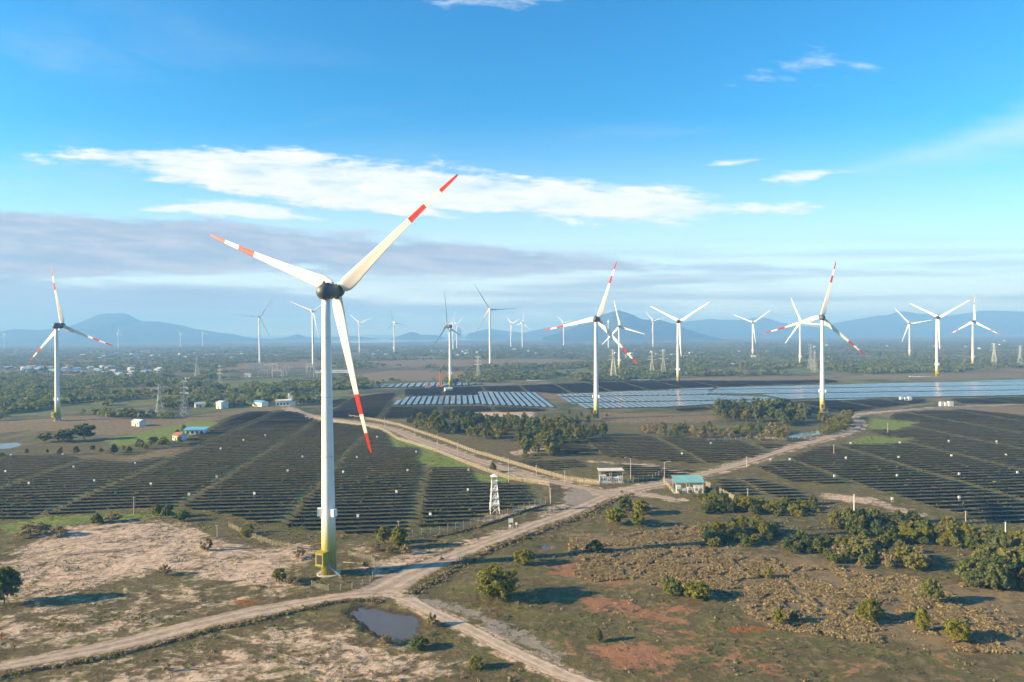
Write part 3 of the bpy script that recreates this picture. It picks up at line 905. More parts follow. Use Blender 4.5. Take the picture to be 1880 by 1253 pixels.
def turbine(label, base, Hh, R, psi, phi, tilt, over, kind='near', group='wind turbines across the plain'):
    """kind: near = egg nacelle, yellow foot, red banded blades; plain = same without detail; slim = white box nacelle"""
    x, y = G(*base)
    psi, phi, tilt = math.radians(psi), math.radians(phi), math.radians(tilt)
    t = thing('wind_turbine', label, 'wind turbine', (x, y, Hf(x, y) - 0.05), 0, group)
    a, u, wv = axis_matrix(psi, tilt)
    top = Vector((0, 0, Hh))
    hub = top + a * over
    egg = kind != 'slim'
    rb, rt = (2.28, 1.22) if egg else (2.5, 1.6)
    k = Hh / 85.0 if egg else Hh / 120.0
    mb = MB()
    prof = []
    for i in range(15):
        z = (Hh - 2.0) * i / 14
        q = i / 14
        r = (rb + (rt - rb) * (q**0.85)) * (k if not egg else 1)
        prof.append((r, z))
    mb.lathe(prof, 40 if kind == 'near' else 16)
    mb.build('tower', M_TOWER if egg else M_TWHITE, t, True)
    if kind == 'near':
        for i in (3, 6, 9, 12):
            z = (Hh - 2.0) * i / 14
            r = prof[i][0]
            fm = MB()
            fm.lathe([(r - 0.02, z - 0.10), (r + 0.03, z - 0.09), (r + 0.03, z + 0.09), (r - 0.02, z + 0.10)], 40)
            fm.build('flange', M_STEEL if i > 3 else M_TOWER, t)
    Q = a.to_track_quat('Z', 'Y').to_matrix().to_4x4()
    if egg:
        mb = MB()
        ov = over
        pr = [(0.02, -3.2), (0.95, -3.05), (1.65, -2.6), (2.15, -1.85), (2.45, -0.8), (2.56, 0.4), (2.48, 1.6), (2.28, ov - 2.3)]
        mb.lathe([(r, z) for r, z in pr], 32, Matrix.Translation(top) @ Q)
        mb.lathe([(1.30, -2.2), (1.34, -1.2), (1.5, 0.2)], 24, Matrix.Translation(top))
        nac = mb.build('nacelle', M_NAC, t, True)
        mb = MB()
        pr = [(1.95, -2.2), (2.02, -1.4), (2.05, 0.2), (1.95, 1.3), (1.5, 2.2), (0.85, 2.75), (0.02, 2.95)]
        mb.lathe(pr, 32, Matrix.Translation(hub) @ Q)
        hubo = mb.build('spinner', M_NAC, t, True)
    else:
        mb = MB()
        Mr = Matrix((u, a, wv)).transposed()
        mb.box(top + a * -3.0 + Vector((0, 0, 0.4)), (3.8 * k, 11 * k, 3.8 * k), M=Mr)
        mb.box(top + a * -6.5 + Vector((0, 0, 3.4)), (2.8 * k, 2.2 * k, 1.6 * k), M=Mr)
        mb.build('nacelle', M_TWHITE, t)
        mb = MB()
        pr = [(1.7 * k, -2.4), (1.9 * k, -0.6), (1.75 * k, 1.0), (1.0 * k, 2.3), (0.02, 2.7)]
        mb.lathe(pr, 16, Matrix.Translation(hub) @ Q)
        mb.build('spinner', M_TWHITE, t, True)
    for j in range(3):
        p = phi + j * 2 * math.pi / 3
        d = u * math.cos(p) + wv * math.sin(p)
        n = u * math.sin(p) - wv * math.cos(p)
        yv = d.cross(n)
        o = link('blade', BLADES[('plain' if kind == 'plain' and 'right edge' not in label else True) if egg else False], t)
        s = R / 51.0
        o.matrix_local = Matrix.Translation(hub) @ Matrix((n * s, yv * s, d * s)).transposed().to_4x4()
        if kind == 'near':
            mb = MB()
            mb.lathe([(1.14 * s, 1.2 * s), (1.18 * s, 2.0 * s), (1.10 * s, 2.3 * s)], 20)
            c = mb.build('root_collar', M_NAC, o, True)
            c.matrix_local = Matrix.Scale(1 / 1.0, 4)
    mb = MB()
    mb.lathe([(3.55, -0.3), (3.55, 0.22), (3.3, 0.30)], 40 if kind == 'near' else 16)
    mb.build('foundation_ring', M_CONC, t)
    if egg:
        # entrance cabin on brackets, white boxes of the warning lights
        ca = math.radians(-112)
        dv = Vector((math.cos(ca), math.sin(ca), 0))
        Mr = Matrix.Rotation(ca, 3, 'Z')
        mb = MB()
        mb.box(dv * 3.2 + Vector((0, 0, 5.6)), (2.6, 2.7, 3.6), M=Mr)
        mb.box(dv * 3.2 + Vector((0, 0, 7.48)), (2.9, 3.0, 0.16), M=Mr)
        mb.box(dv * 3.2 + Vector((0, 0, 3.72)), (2.9, 3.0, 0.16), M=Mr)
        for sx in (-1.1, 1.1):
            mb.bar(dv * 2.2 + Mr @ Vector((0, sx, 2.2)), dv * 4.2 + Mr @ Vector((0, sx, 3.7)), 0.09)
        cab = mb.build('entrance_cabin', M_OLIVE, t)
        if kind == 'near':
            mb = MB()
            for j in range(9):
                mb.box(dv * 3.2 + Mr @ Vector((-0.1, -1.38, 4.4 + j * 0.3)), (1.3, 0.05, 0.17), M=Mr)
            mb.box(dv * 4.52 + Mr @ Vector((0, 0, 5.55)), (0.05, 1.9, 2.7), M=Mr)
            mb.build('louvre', M_DARK, cab)
            mb = MB()
            for j in range(12):
                q = j / 11
                mb.box(Vector((0.6 + 3.2 * q, -3.0 + 0.4 * q, 3.6 - 3.3 * q)), (0.36, 0.9, 0.05))
            for sy in (-0.45, 0.45):
                mb.bar((0.5, -3.0 + sy, 3.7), (3.9, -2.6 + sy, 0.25), 0.06)
                mb.bar((0.5, -3.0 + sy, 4.7), (3.9, -2.6 + sy, 1.25), 0.035)
            mb.build('access_stair', M_STEEL, t)
        for sg in (-1, 1):
            mb = MB()
            ang = math.radians(-35 if sg > 0 else -170)
            dv2 = Vector((math.cos(ang), math.sin(ang), 0))
            mb.box(dv2 * 2.55 + Vector((0, 0, 18.6)), (1.15, 1.5, 2.2), M=Matrix.Rotation(ang, 3, 'Z'))
            mb.box(dv2 * 2.15 + Vector((0, 0, 17.2)), (0.6, 0.5, 0.7), M=Matrix.Rotation(ang, 3, 'Z'))
            mb.build('lamp_box', M_WBOX, t)
    if kind == 'near':
        up = wv
        mb = MB()
        o_ = top + a * -0.6 + up * 2.35
        mb.bar(o_ - a * 1.5, o_ - a * 1.5 + up * 1.4, 0.05)
        mb.bar(o_ - a * 1.5 + up * 0.5 - u * 1.6, o_ - a * 1.5 + up * 0.5 + u * 0.4, 0.05)
        mb.bar(o_ - a * 1.5 + up * 0.4 - u * 1.6, o_ - a * 1.5 + up * 1.4 - u * 1.6, 0.05)
        mb.build('weather_mast', M_DARK, nac)
        mb = MB()
        mb.bar(o_ + a * 2.0 - up * 0.2, o_ + a * 2.0 + up * 1.8, 0.05)
        mb.bar(o_ + a * 2.0 + up * 1.7 - u * 0.3, o_ + a * 2.0 + up * 1.7 + u * 0.3, 0.06)
        mb.build('antenna', M_DARK, nac)
        mb = MB()
        q = o_ - a * 0.4
        mb.add([q - u * 0.5, q + u * 0.7, q + u * 0.15 + up * 1.1, q - u * 0.5 + a * 0.3, q + u * 0.7 + a * 0.3, q + u * 0.15 + up * 1.1 + a * 0.3],
               [(0, 1, 2), (5, 4, 3), (0, 3, 4, 1), (1, 4, 5, 2), (2, 5, 3, 0)])
        mb.build('cooling_fin', M_DARK, nac)
        mb = MB()
        mb.box(top + a * 1.0 + up * 2.56, (2.0, 2.4, 0.16), M=Matrix((u, a, wv)).transposed())
        mb.build('roof_hatch', M_DARK, nac)
        mb = MB()
        mb.box(top + a * -2.2 - up * 1.75, (1.0, 1.2, 0.5), M=Matrix((u, a, wv)).transposed())
        mb.build('vent', M_DARK, nac)
    return t


TURB = [
    ('largest wind turbine with yellow foot standing beside the track fork', (604, 1053), 83.9, 51.6, 18.8, 37.9, 6.0, 5.7, 'near'),
    ('red-tipped wind turbine standing alone at the left before the long mountain', (106, 773), 80.3, 49.5, 11.1, 99.4, 4.4, 6.0, 'near'),
    ('red-tipped wind turbine in front of the dark conical mountain', (1095, 769), 82.1, 49.8, 22.9, 70.7, 3.4, 6.0, 'near'),
    ('red-tipped wind turbine standing at the bend of the east road', (1510, 757), 82.7, 49.7, 14.6, 76.9, 6.6, 4.5, 'near'),
    ('wind turbine with blades in a wide V above the dark panel blocks', (1245, 702), 86.0, 50.1, 33.5, 32.2, 0.0, 6.0, 'plain'),
    ('wind turbine with V blades behind the blue panels at the right', (1720, 691), 90.3, 49.0, 54.7, 31.2, 0.0, 6.0, 'plain'),
    ('wind turbine with one blade straight up near the right edge', (1786, 672), 87.6, 51.8, 57.8, 89.3, 1.6, 5.0, 'plain'),
    ('wind turbine seen edge-on beside the orange crane', (827, 711), 81.0, 47.0, -64.8, 102.9, 6.0, 5.0, 'plain'),
    ('tall slim wind turbine with a blade level to the right, behind the crane', (900, 671), 124.8, 70.1, -15.3, 1.5, 6.1, 5.0, 'slim'),
    ('wind turbine half behind the middle one, before the conical mountain', (1137, 679), 82.3, 51.8, 28.0, 103.1, 2.2, 4.5, 'plain'),
    ('wind turbine with V blades before the pale far ridge', (1382, 655), 95.7, 59.6, 28.2, 36.0, 4.0, 6.0, 'plain'),
    ('wind turbine crossed by the blade of the road-bend turbine', (1469, 671), 89.5, 56.1, 44.2, 112.6, 0.0, 4.5, 'plain'),
    ('wind turbine partly hidden left of the right-hand V turbine', (1670, 657), 88.0, 52.0, 27.5, 10.0, 2.6, 6.0, 'plain'),
    ('slim wind turbine close left of the largest tower above the substation', (575, 673), 124.0, 64.0, 10.0, 38.0, 4.0, 5.0, 'slim'),
    ('slim wind turbine rising over the left end of the substation', (477, 667), 118.0, 57.0, -12.0, 55.0, 4.0, 5.0, 'slim'),
    ('slim wind turbine just right of the largest tower, blades in a V', (660, 647), 116.9, 64.3, 18.5, 23.0, 0.0, 5.3, 'slim'),
    ('slim wind turbine over the lagoon with one blade upright', (724, 648), 116.5, 64.1, -50.0, 110.4, 6.0, 5.0, 'slim'),
    ('faint wind turbine directly behind the edge-on turbine', (832, 643), 121.0, 52.0, 17.0, 80.0, 4.0, 5.0, 'slim'),
    ('faint wind turbine in front of the far tower block', (839, 640), 118.0, 52.0, 40.0, 42.0, 4.0, 5.0, 'slim'),
    ('faint V-bladed turbine right of the tall slim one', (938, 638), 120.8, 66.4, 54.5, 18.7, 3.7, 5.2, 'slim'),
    ('faint upright-bladed turbine left of the conical mountain foot', (959, 640), 121.0, 54.0, 40.0, 78.0, 4.0, 4.4, 'slim'),
    ('faint turbine before the left slope of the conical mountain', (1035, 637), 121.0, 58.0, 40.0, 18.0, 4.0, 4.0, 'slim'),
    ('faint turbine seen through the rotor of the middle turbine', (1117, 640), 121.0, 52.0, -20.0, 62.0, 4.0, 4.0, 'slim'),
    ('faint turbine before the right slope of the conical mountain', (1199, 637), 127.0, 62.0, 45.0, 15.0, 4.0, 4.0, 'slim'),
    ('tiny turbine at the right foot of the long mountain', (372, 638), 86.3, 47.4, 21.1, 113.4, 4.0, 5.0, 'slim'),
    ('tiny turbine below the double summit', (217, 640), 94.6, 52.0, 27.3, 93.2, 0.0, 4.0, 'slim'),
    ('tiny turbine at the left edge below the mountain', (8, 640), 91.3, 50.2, 26.7, 83.2, 0.0, 5.0, 'slim'),
    ('tiny turbine under the gentle right shoulder of the long mountain', (331, 638), 81.5, 44.8, 26.4, 14.5, 1.4, 4.0, 'slim'),
]
for a in TURB:
    turbine(a[0], a[1], *a[2:8], kind=a[8])

# ------------------------------------------------------------------ solar park


def glass_mat():
    m = bpy.data.materials.new('solar_glass')
    m.use_nodes = True
    t = NT(m.node_tree)
    b = t.n('ShaderNodeBsdfPrincipled')
    pos = t.n('ShaderNodeNewGeometry').outputs['Position']
    t.put(b.inputs['Base Color'], t.mix(t.noise(pos, 0.5), (0.010, 0.022, 0.050), (0.020, 0.040, 0.080)))
    t.put(b.inputs['Roughness'], t.m('ADD', 0.15, t.m('MULTIPLY', t.noise(pos, 0.2), 0.10)))
    b.inputs['IOR'].default_value = 1.7
    t.t.links.new(b.outputs[0], t.n('ShaderNodeOutputMaterial').inputs[0])
    return m


M_GLASS = glass_mat()
M_BACK = tex('panel_backsheet', (0.055, 0.062, 0.062), (0.030, 0.035, 0.036), 0.7, 0.8)
M_PFRAME = tex('panel_frame', (0.20, 0.20, 0.19), (0.12, 0.12, 0.12), 0.7, 0.6)
B3, A3, Z3 = Vector((B_[0], B_[1], 0)), Vector((A_[0], A_[1], 0)), Vector((0, 0, 1))


def clip_line(poly, P0, d):
    """intervals of the line P0+t*d inside the polygon"""
    n_ = np.array([-d[1], d[0]])
    ts = []
    for i in range(len(poly)):
        p, q = poly[i], poly[(i + 1) % len(poly)]
        a, b = (p - P0) @ n_, (q - P0) @ n_
        if (a > 0) != (b > 0):
            x = p + (q - p) * (a / (a - b))
            ts.append((x - P0) @ d)
    ts.sort()
    return list(zip(ts[0::2], ts[1::2]))


def subtract(iv, cut):
    out = []
    for a, b in iv:
        for c, d in cut:
            if d <= a or c >= b:
                continue
            if c > a:
                out.append((a, c))
            a = max(a, d)
        if b > a:
            out.append((a, b))
    return out


def field_rows(poly, along, across, pitch, gaps, holes=(), minlen=9.0, gap_w=1.9, ph=0.0):
    """rows (start, end) in the world; gaps cut the rows every GAP metres"""
    s = poly @ across
    rows = []
    k = math.ceil((s.min() - ph) / pitch)
    while k * pitch + ph < s.max():
        P0 = across * (k * pitch + ph)
        iv = clip_line(poly, P0, along)
        cut = []
        for hp in holes:
            cut += clip_line(hp, P0, along)
        if gaps:
            g0 = math.floor((poly @ along).min() / gaps) - 1
            for j in range(g0, g0 + 60):
                c = j * gaps + 6 + gaps / 2 + 0.0
                wob = rnd.uniform(-0.5, 0.5)
                cut.append((c + wob - gap_w / 2, c + wob + gap_w / 2))
        for a, b in subtract(iv, sorted(cut)):
            if b - a > minlen:
                jit = rnd.uniform(0, 1.5)
                rows.append((P0 + along * (a + jit), P0 + along * (b - rnd.uniform(0, 1.5))))
        k += 1
    return rows


def row_geometry(mbD, mbS, p, q, width, tilt, low, posts=True, seg=9.6):
    """one table of panels from p to q; the deck rises by tilt towards the left-hand side of p->q times -1"""
    d = q - p
    L = np.hypot(*d)
    d = d / L
    nrm = np.array([-d[1], d[0]])
    n = max(1, int(round(L / seg)))
    tilt = tilt + math.radians(rnd.uniform(-0.8, 0.8))
    ct, sn = math.cos(tilt), math.sin(tilt)
    for i in range(n):
        a, b = L * i / n + 0.10, L * (i + 1) / n - 0.10
        c = p + d * (a + b) / 2
        z = Hf(c[0], c[1]) + rnd.uniform(-0.07, 0.07)
        mid = low + width / 2 * abs(sn)
        X = Vector((d[0], d[1], rnd.uniform(-0.004, 0.004)))
        Y = Vector((nrm[0] * ct, nrm[1] * ct, -sn))       # near side (minus nrm) is high when tilt > 0
        N = X.cross(Y)
        M = Matrix((X, Y, N)).transposed()
        c3 = Vector((c[0], c[1], z + mid))
        hx, hy, hz = (b - a) / 2, width / 2, 0.03
        vs = [c3 + M @ Vector((sx * hx, sy * hy, sz * hz)) for sz in (-1, 1) for sx, sy in ((-1, -1), (1, -1), (1, 1), (-1, 1))]
        o = len(mbD.v)
        mbD.v += [tuple(v) for v in vs]
        mbD.f += [tuple(i_ + o for i_ in f) for f in ((3, 2, 1, 0), (4, 5, 6, 7), (0, 1, 5, 4), (1, 2, 6, 5), (2, 3, 7, 6), (3, 0, 4, 7))]
        mbD.mi += [1, 0, 2, 2, 2, 2]
        if posts:
            for s in ((a + b) / 2 - (b - a) * 0.25, (a + b) / 2 + (b - a) * 0.25):
                for sy in (-0.28, 0.28):
                    e = p + d * s + nrm * sy * width
                    zt = z + mid - sn * sy * width
                    mbS.bar((e[0], e[1], z - 0.4), (e[0], e[1], zt), 0.09, 3, cap=False)
            if len(posts_rail) and True:
                for sy in (-0.28, 0.28):
                    e1, e2 = p + d * a + nrm * sy * width, p + d * b + nrm * sy * width
                    zt = z + mid - sn * sy * width - 0.10
                    mbS.bar((e1[0], e1[1], zt), (e2[0], e2[1], zt), 0.06, 3, cap=False)


posts_rail = (1,)
TABLES = []           # (size in the picture, p, q, width, tilt, low, label, group)
P6 = 5.75
LBL = {
    'left': ('long dark row of solar panels in the field behind the largest turbine', 'solar rows of the left field'),
    'right': ('long dark row of solar panels in the field at the right edge', 'solar rows of the right field'),
    'mid': ('dark row of solar panels between the grove and the gate yard', 'solar rows between the roads'),
    'blue': ('pale blue column of solar panels beyond the grove', 'blue solar columns beyond the grove'),
    'dark': ('dark row of solar panels in a far block beside the blue columns', 'far dark solar rows'),
}


def add_rows(rows, width, tilt, low, key):
    for p, q in rows:
        c = (p + q) / 2
        D = max(c[1], 50)
        xs = c[0] / D * F_PX + 940
        if not (-120 < xs < 2000):
            continue
        size = np.hypot(*(q - p)) * F_PX / D if abs((q - p) @ B_) > abs((q - p) @ A_) else 4 * F_PX / D * 3
        TABLES.append((size * F_PX / D, p, q, width, tilt, low, key))


add_rows(field_rows(F_LEFT, B_, A_, P6, GAP, HOLES), 3.75, math.radians(12), 0.6, 'left')
add_rows(field_rows(F_RIGHT, B_, A_, P6, GAP, HOLES), 3.75, math.radians(12), 0.6, 'right')
for fm in F_MID:
    add_rows(field_rows(fm, B_, A_, P6, GAP, HOLES), 3.75, math.radians(12), 0.6, 'mid')
for fm in D_FAR:
    add_rows(field_rows(fm, B_, A_, P6, GAP), 4.2, math.radians(11), 0.75, 'dark')
for fm in B_FAR:
    add_rows(field_rows(fm, A_, B_, 6.3, 0 if len(fm) < 6 else 64.0, gap_w=6.0), 4.3, math.radians(2), 0.9, 'blue')
add_rows(field_rows(B_PALE, A_, B_, P6 * 1.6, 0), 7.0, math.radians(4), 1.0, 'blue')
TABLES.sort(key=lambda r: -r[0])
PM = [M_GLASS, M_BACK, M_PFRAME]
ORD = ['first', 'second', 'third', 'fourth', 'fifth', 'sixth', 'seventh', 'eighth', 'ninth', 'tenth', 'eleventh', 'twelfth', 'thirteenth', 'fourteenth', 'fifteenth', 'sixteenth', 'seventeenth', 'eighteenth', 'nineteenth', 'twentieth']


def ordinal(n):
    if n < 20:
        return ORD[n]
    n += 1
    return f"{n}{'st' if n % 10 == 1 else 'nd' if n % 10 == 2 else 'rd' if n % 10 == 3 else 'th'}"


ROWLBL = {}
FNAME = {'left': 'left field', 'right': 'right field', 'mid': 'fields between roads', 'blue': 'blue columns', 'dark': 'far dark block'}
_cells = {}
for i, (sz, p, q, wd, tl, lo, key) in enumerate(TABLES):
    c = (p + q) / 2
    _cells.setdefault((key, int(math.floor((c @ B_ - 6 - GAP / 2) / GAP))), []).append((float(c @ A_), float(c @ B_), i))
for (key, blk), lst in _cells.items():
    blocks = sorted(b for k_, b in _cells if k_ == key)
    for n_, (_, _, i) in enumerate(sorted(lst)):
        ROWLBL[i] = f"dark solar row in {FNAME[key]}, {ordinal(n_)} from near edge, {ordinal(blocks.index(blk))} block from left"
rest_d, rest_s = MB(), MB()
for i, (sz, p, q, wd, tl, lo, key) in enumerate(TABLES):
    if i < 300:
        t = thing('solar_table', ROWLBL[i], 'solar panels', (float((p[0] + q[0]) / 2), float((p[1] + q[1]) / 2), 0), 0, LBL[key][1])
        md, ms = MB(), MB()
        row_geometry(md, ms, p, q, wd, tl, lo)
        off = Vector(t.location)
        for mb in (md, ms):
            mb.v = [tuple(Vector(v) - off) for v in mb.v]
        md.build('panel_deck', PM, t)
        ms.build('support_frame', M_PFRAME, t)
    else:
        row_geometry(rest_d, rest_s, p, q, wd, tl, lo, posts=False, seg=24)
o = rest_d.build('solar_rows', PM)
tag(o, 'far rows of solar panels merging into dark and blue blocks', 'solar panels', kind='stuff')

# ------------------------------------------------------------------ vegetation


def leaf_mat(name, c1, c2, c3, tint=(1.0, 1.0, 0.5)):
    m = bpy.data.materials.new(name)
    m.use_nodes = True
    t = NT(m.node_tree)
    pos = t.n('ShaderNodeNewGeometry').outputs['Position']
    rn = t.n('ShaderNodeObjectInfo').outputs['Random']
    n = t.noise(pos, 0.9, 3.0, 0.6)
    col = t.mix(t.step(n, 0.35, 0.68), c1, c2)
    col = t.mix(t.m('MULTIPLY', t.step(rn, 0.2, 1.0), 0.85), col, c3)
    b = t.n('ShaderNodeBsdfPrincipled')
    t.put(b.inputs['Base Color'], col)
    b.inputs['Roughness'].default_value = 0.7
    b.inputs['Specular IOR Level'].default_value = 0.25
    tr = t.n('ShaderNodeBsdfTranslucent')
    t.put(tr.inputs['Color'], t.mix(1.0, col, tint, 'MULTIPLY'))
    mx = t.n('ShaderNodeMixShader')
    mx.inputs[0].default_value = 0.45
    t.t.links.new(b.outputs[0], mx.inputs[1])
    t.t.links.new(tr.outputs[0], mx.inputs[2])
    t.t.links.new(mx.outputs[0], t.n('ShaderNodeOutputMaterial').inputs[0])
    return m


M_LEAF = leaf_mat('leaf_green', (0.090, 0.132, 0.032), (0.180, 0.215, 0.052), (0.23, 0.215, 0.065))
M_LEAFD = leaf_mat('leaf_dark', (0.060, 0.102, 0.036), (0.120, 0.160, 0.052), (0.16, 0.17, 0.06))
M_LEAFY = leaf_mat('leaf_yellow', (0.16, 0.175, 0.026), (0.30, 0.27, 0.038), (0.18, 0.19, 0.03))
M_DRY = leaf_mat('leaf_dry', (0.25, 0.20, 0.11), (0.44, 0.36, 0.20), (0.27, 0.24, 0.12), (1.0, 0.85, 0.6))
M_BARK = tex('bark', (0.14, 0.105, 0.075), (0.08, 0.06, 0.045), 3.0, 0.95, coord='obj')


def leaves(C, R, N, leaf, up=0.25, r=rng):
    """quads spread over blobs: centres C (k,3), radii R (k,), N per blob"""
    k = len(C)
    n = k * N
    d = r.normal(size=(n, 3))
    d /= np.linalg.norm(d, axis=1)[:, None]
    d[:, 2] = np.where(d[:, 2] < -0.35, -d[:, 2] * 0.7, d[:, 2])
    rad = np.repeat(R, N, axis=0)
    if rad.ndim == 1:
        rad = np.stack([rad] * 3, 1)
    c = np.repeat(C, N, axis=0) + d * rad * r.uniform(0.55, 1.05, (n, 1))
    nn = d + r.normal(size=(n, 3)) * 0.55 + np.array([0, 0, up])
    nn /= np.linalg.norm(nn, axis=1)[:, None]
    t = np.cross(nn, r.normal(size=(n, 3)))
    t /= np.linalg.norm(t, axis=1)[:, None]
    b = np.cross(nn, t)
    s = leaf * r.uniform(0.6, 1.25, (n, 1))
    t, b = t * s, b * s * 0.62
    V_ = np.stack([c - t, c - b * 0.9, c + t, c + b], 1).reshape(-1, 3)
    return V_


def quads(V_):
    return np.arange(len(V_)).reshape(-1, 4)


def crown_mesh(seed, hgt, wid, bottom, nb, per, leaf, mat, cone=0.0):
    r = np.random.default_rng(seed)
    C, Rd = [], []
    hz, rx = (hgt - bottom) / 2, wid / 2
    for i in range(nb):
        for _ in range(60):
            p = r.uniform(-1, 1, 3)
            q = np.linalg.norm(p)
            if 0.15 < q < 1.10:
                break
        w_ = 1 - cone * (p[2] * 0.5 + 0.5)
        br = r.uniform(0.09, 0.27)
        C.append([p[0] * rx * w_ * 0.82, p[1] * rx * w_ * 0.82, bottom + hz + p[2] * hz * 0.80])
        Rd.append([rx * br * w_, rx * br * w_, hz * br * 1.0 + 0.1])
    V_ = leaves(np.array(C), np.array(Rd), per, leaf, 0.25, r)
    V_[:, 2] = np.maximum(V_[:, 2], 0.02)
    return arr_mesh('crown', V_, quads(V_), mat)


def trunk_mesh(seed, hgt, rad, wid):
    r = random.Random(seed)
    mb = MB()
    p = Vector((0, 0, -0.3))
    rr_ = rad
    for i in range(4):
        q = p + Vector((r.uniform(-0.2, 0.2), r.uniform(-0.2, 0.2), hgt * 0.62 / 4 + 0.08))
        mb.bar(p, q, rr_, 6, rr_ * 0.82, cap=(i == 0))
        if i >= 1:
            for j in range(2):
                an = r.uniform(0, 6.28)
                e = q + Vector((math.cos(an) * wid * 0.30, math.sin(an) * wid * 0.30, hgt * r.uniform(0.12, 0.28)))
                mb.bar(q, e, rr_ * 0.5, 4, rr_ * 0.15, cap=False)
        p, rr_ = q, rr_ * 0.82
    return mb.mesh('trunk', M_BARK)


PROTO = {}
for kind, hgt, wid, bot, nb, per, leaf, mat, cone in (
        ('tree_near', 9.0, 11.0, 0.9, 120, 46, 0.38, M_LEAF, 0.25), ('tree_near_y', 8.0, 9.0, 0.3, 100, 42, 0.36, M_LEAFY, 0.2),
        ('bush_near', 5.0, 7.5, 0.0, 84, 32, 0.34, M_LEAF, 0.25), ('bush_dark', 5.0, 7.5, 0.0, 84, 32, 0.34, M_LEAFD, 0.25), ('bush_y', 5.0, 6.5, 0.0, 80, 32, 0.32, M_LEAFY, 0.3),
        ('bush_dry', 3.0, 4.5, 0.0, 24, 45, 0.26, M_DRY, 0.1), ('tree_mid', 9.0, 9.5, 0.6, 60, 20, 0.60, M_LEAF, 0.3), ('tree_mid_d', 9.0, 9.5, 0.6, 60, 20, 0.60, M_LEAFD, 0.3),
        ('tree_mid_y', 7.0, 8.0, 0.3, 26, 38, 0.55, M_LEAFY, 0.15)):
    PROTO[kind] = [(crown_mesh(100 + 7 * j + len(PROTO) * 31, hgt, wid, bot, int(nb * (0.75 + 0.16 * j)), int(per * (1.15 - 0.1 * j)), leaf, mat, cone + (0.0, 0.3, -0.25, 0.5, 0.1)[j]), trunk_mesh(j + 5, hgt, 0.03 * hgt, wid), hgt, wid) for j in range(5)]


def plant(kind, x, y, hgt, wid, label, group=None, name=None, cat=None):
    cr, tr, h0, w0 = PROTO[kind][rnd.randrange(5)]
    is_tree = kind.startswith('tree')
    t = thing(name or ('broadleaf_tree' if is_tree else 'bush'), label, cat or ('tree' if is_tree else 'bush'), (x, y, Hf(x, y) - 0.02), rnd.uniform(0, 6.28), group)
    t.scale = (wid / w0, wid / w0 * rnd.uniform(0.85, 1.15), hgt / h0)
    link('crown', cr, t)
    link('trunk', tr, t)
    return t


def plant_px(kind, px, py, hp, wp, label, group=None):
    x, y = G(px, py)
    k = F_PX / y
    return plant(kind, x, y, hp / k, wp / k, label, group)


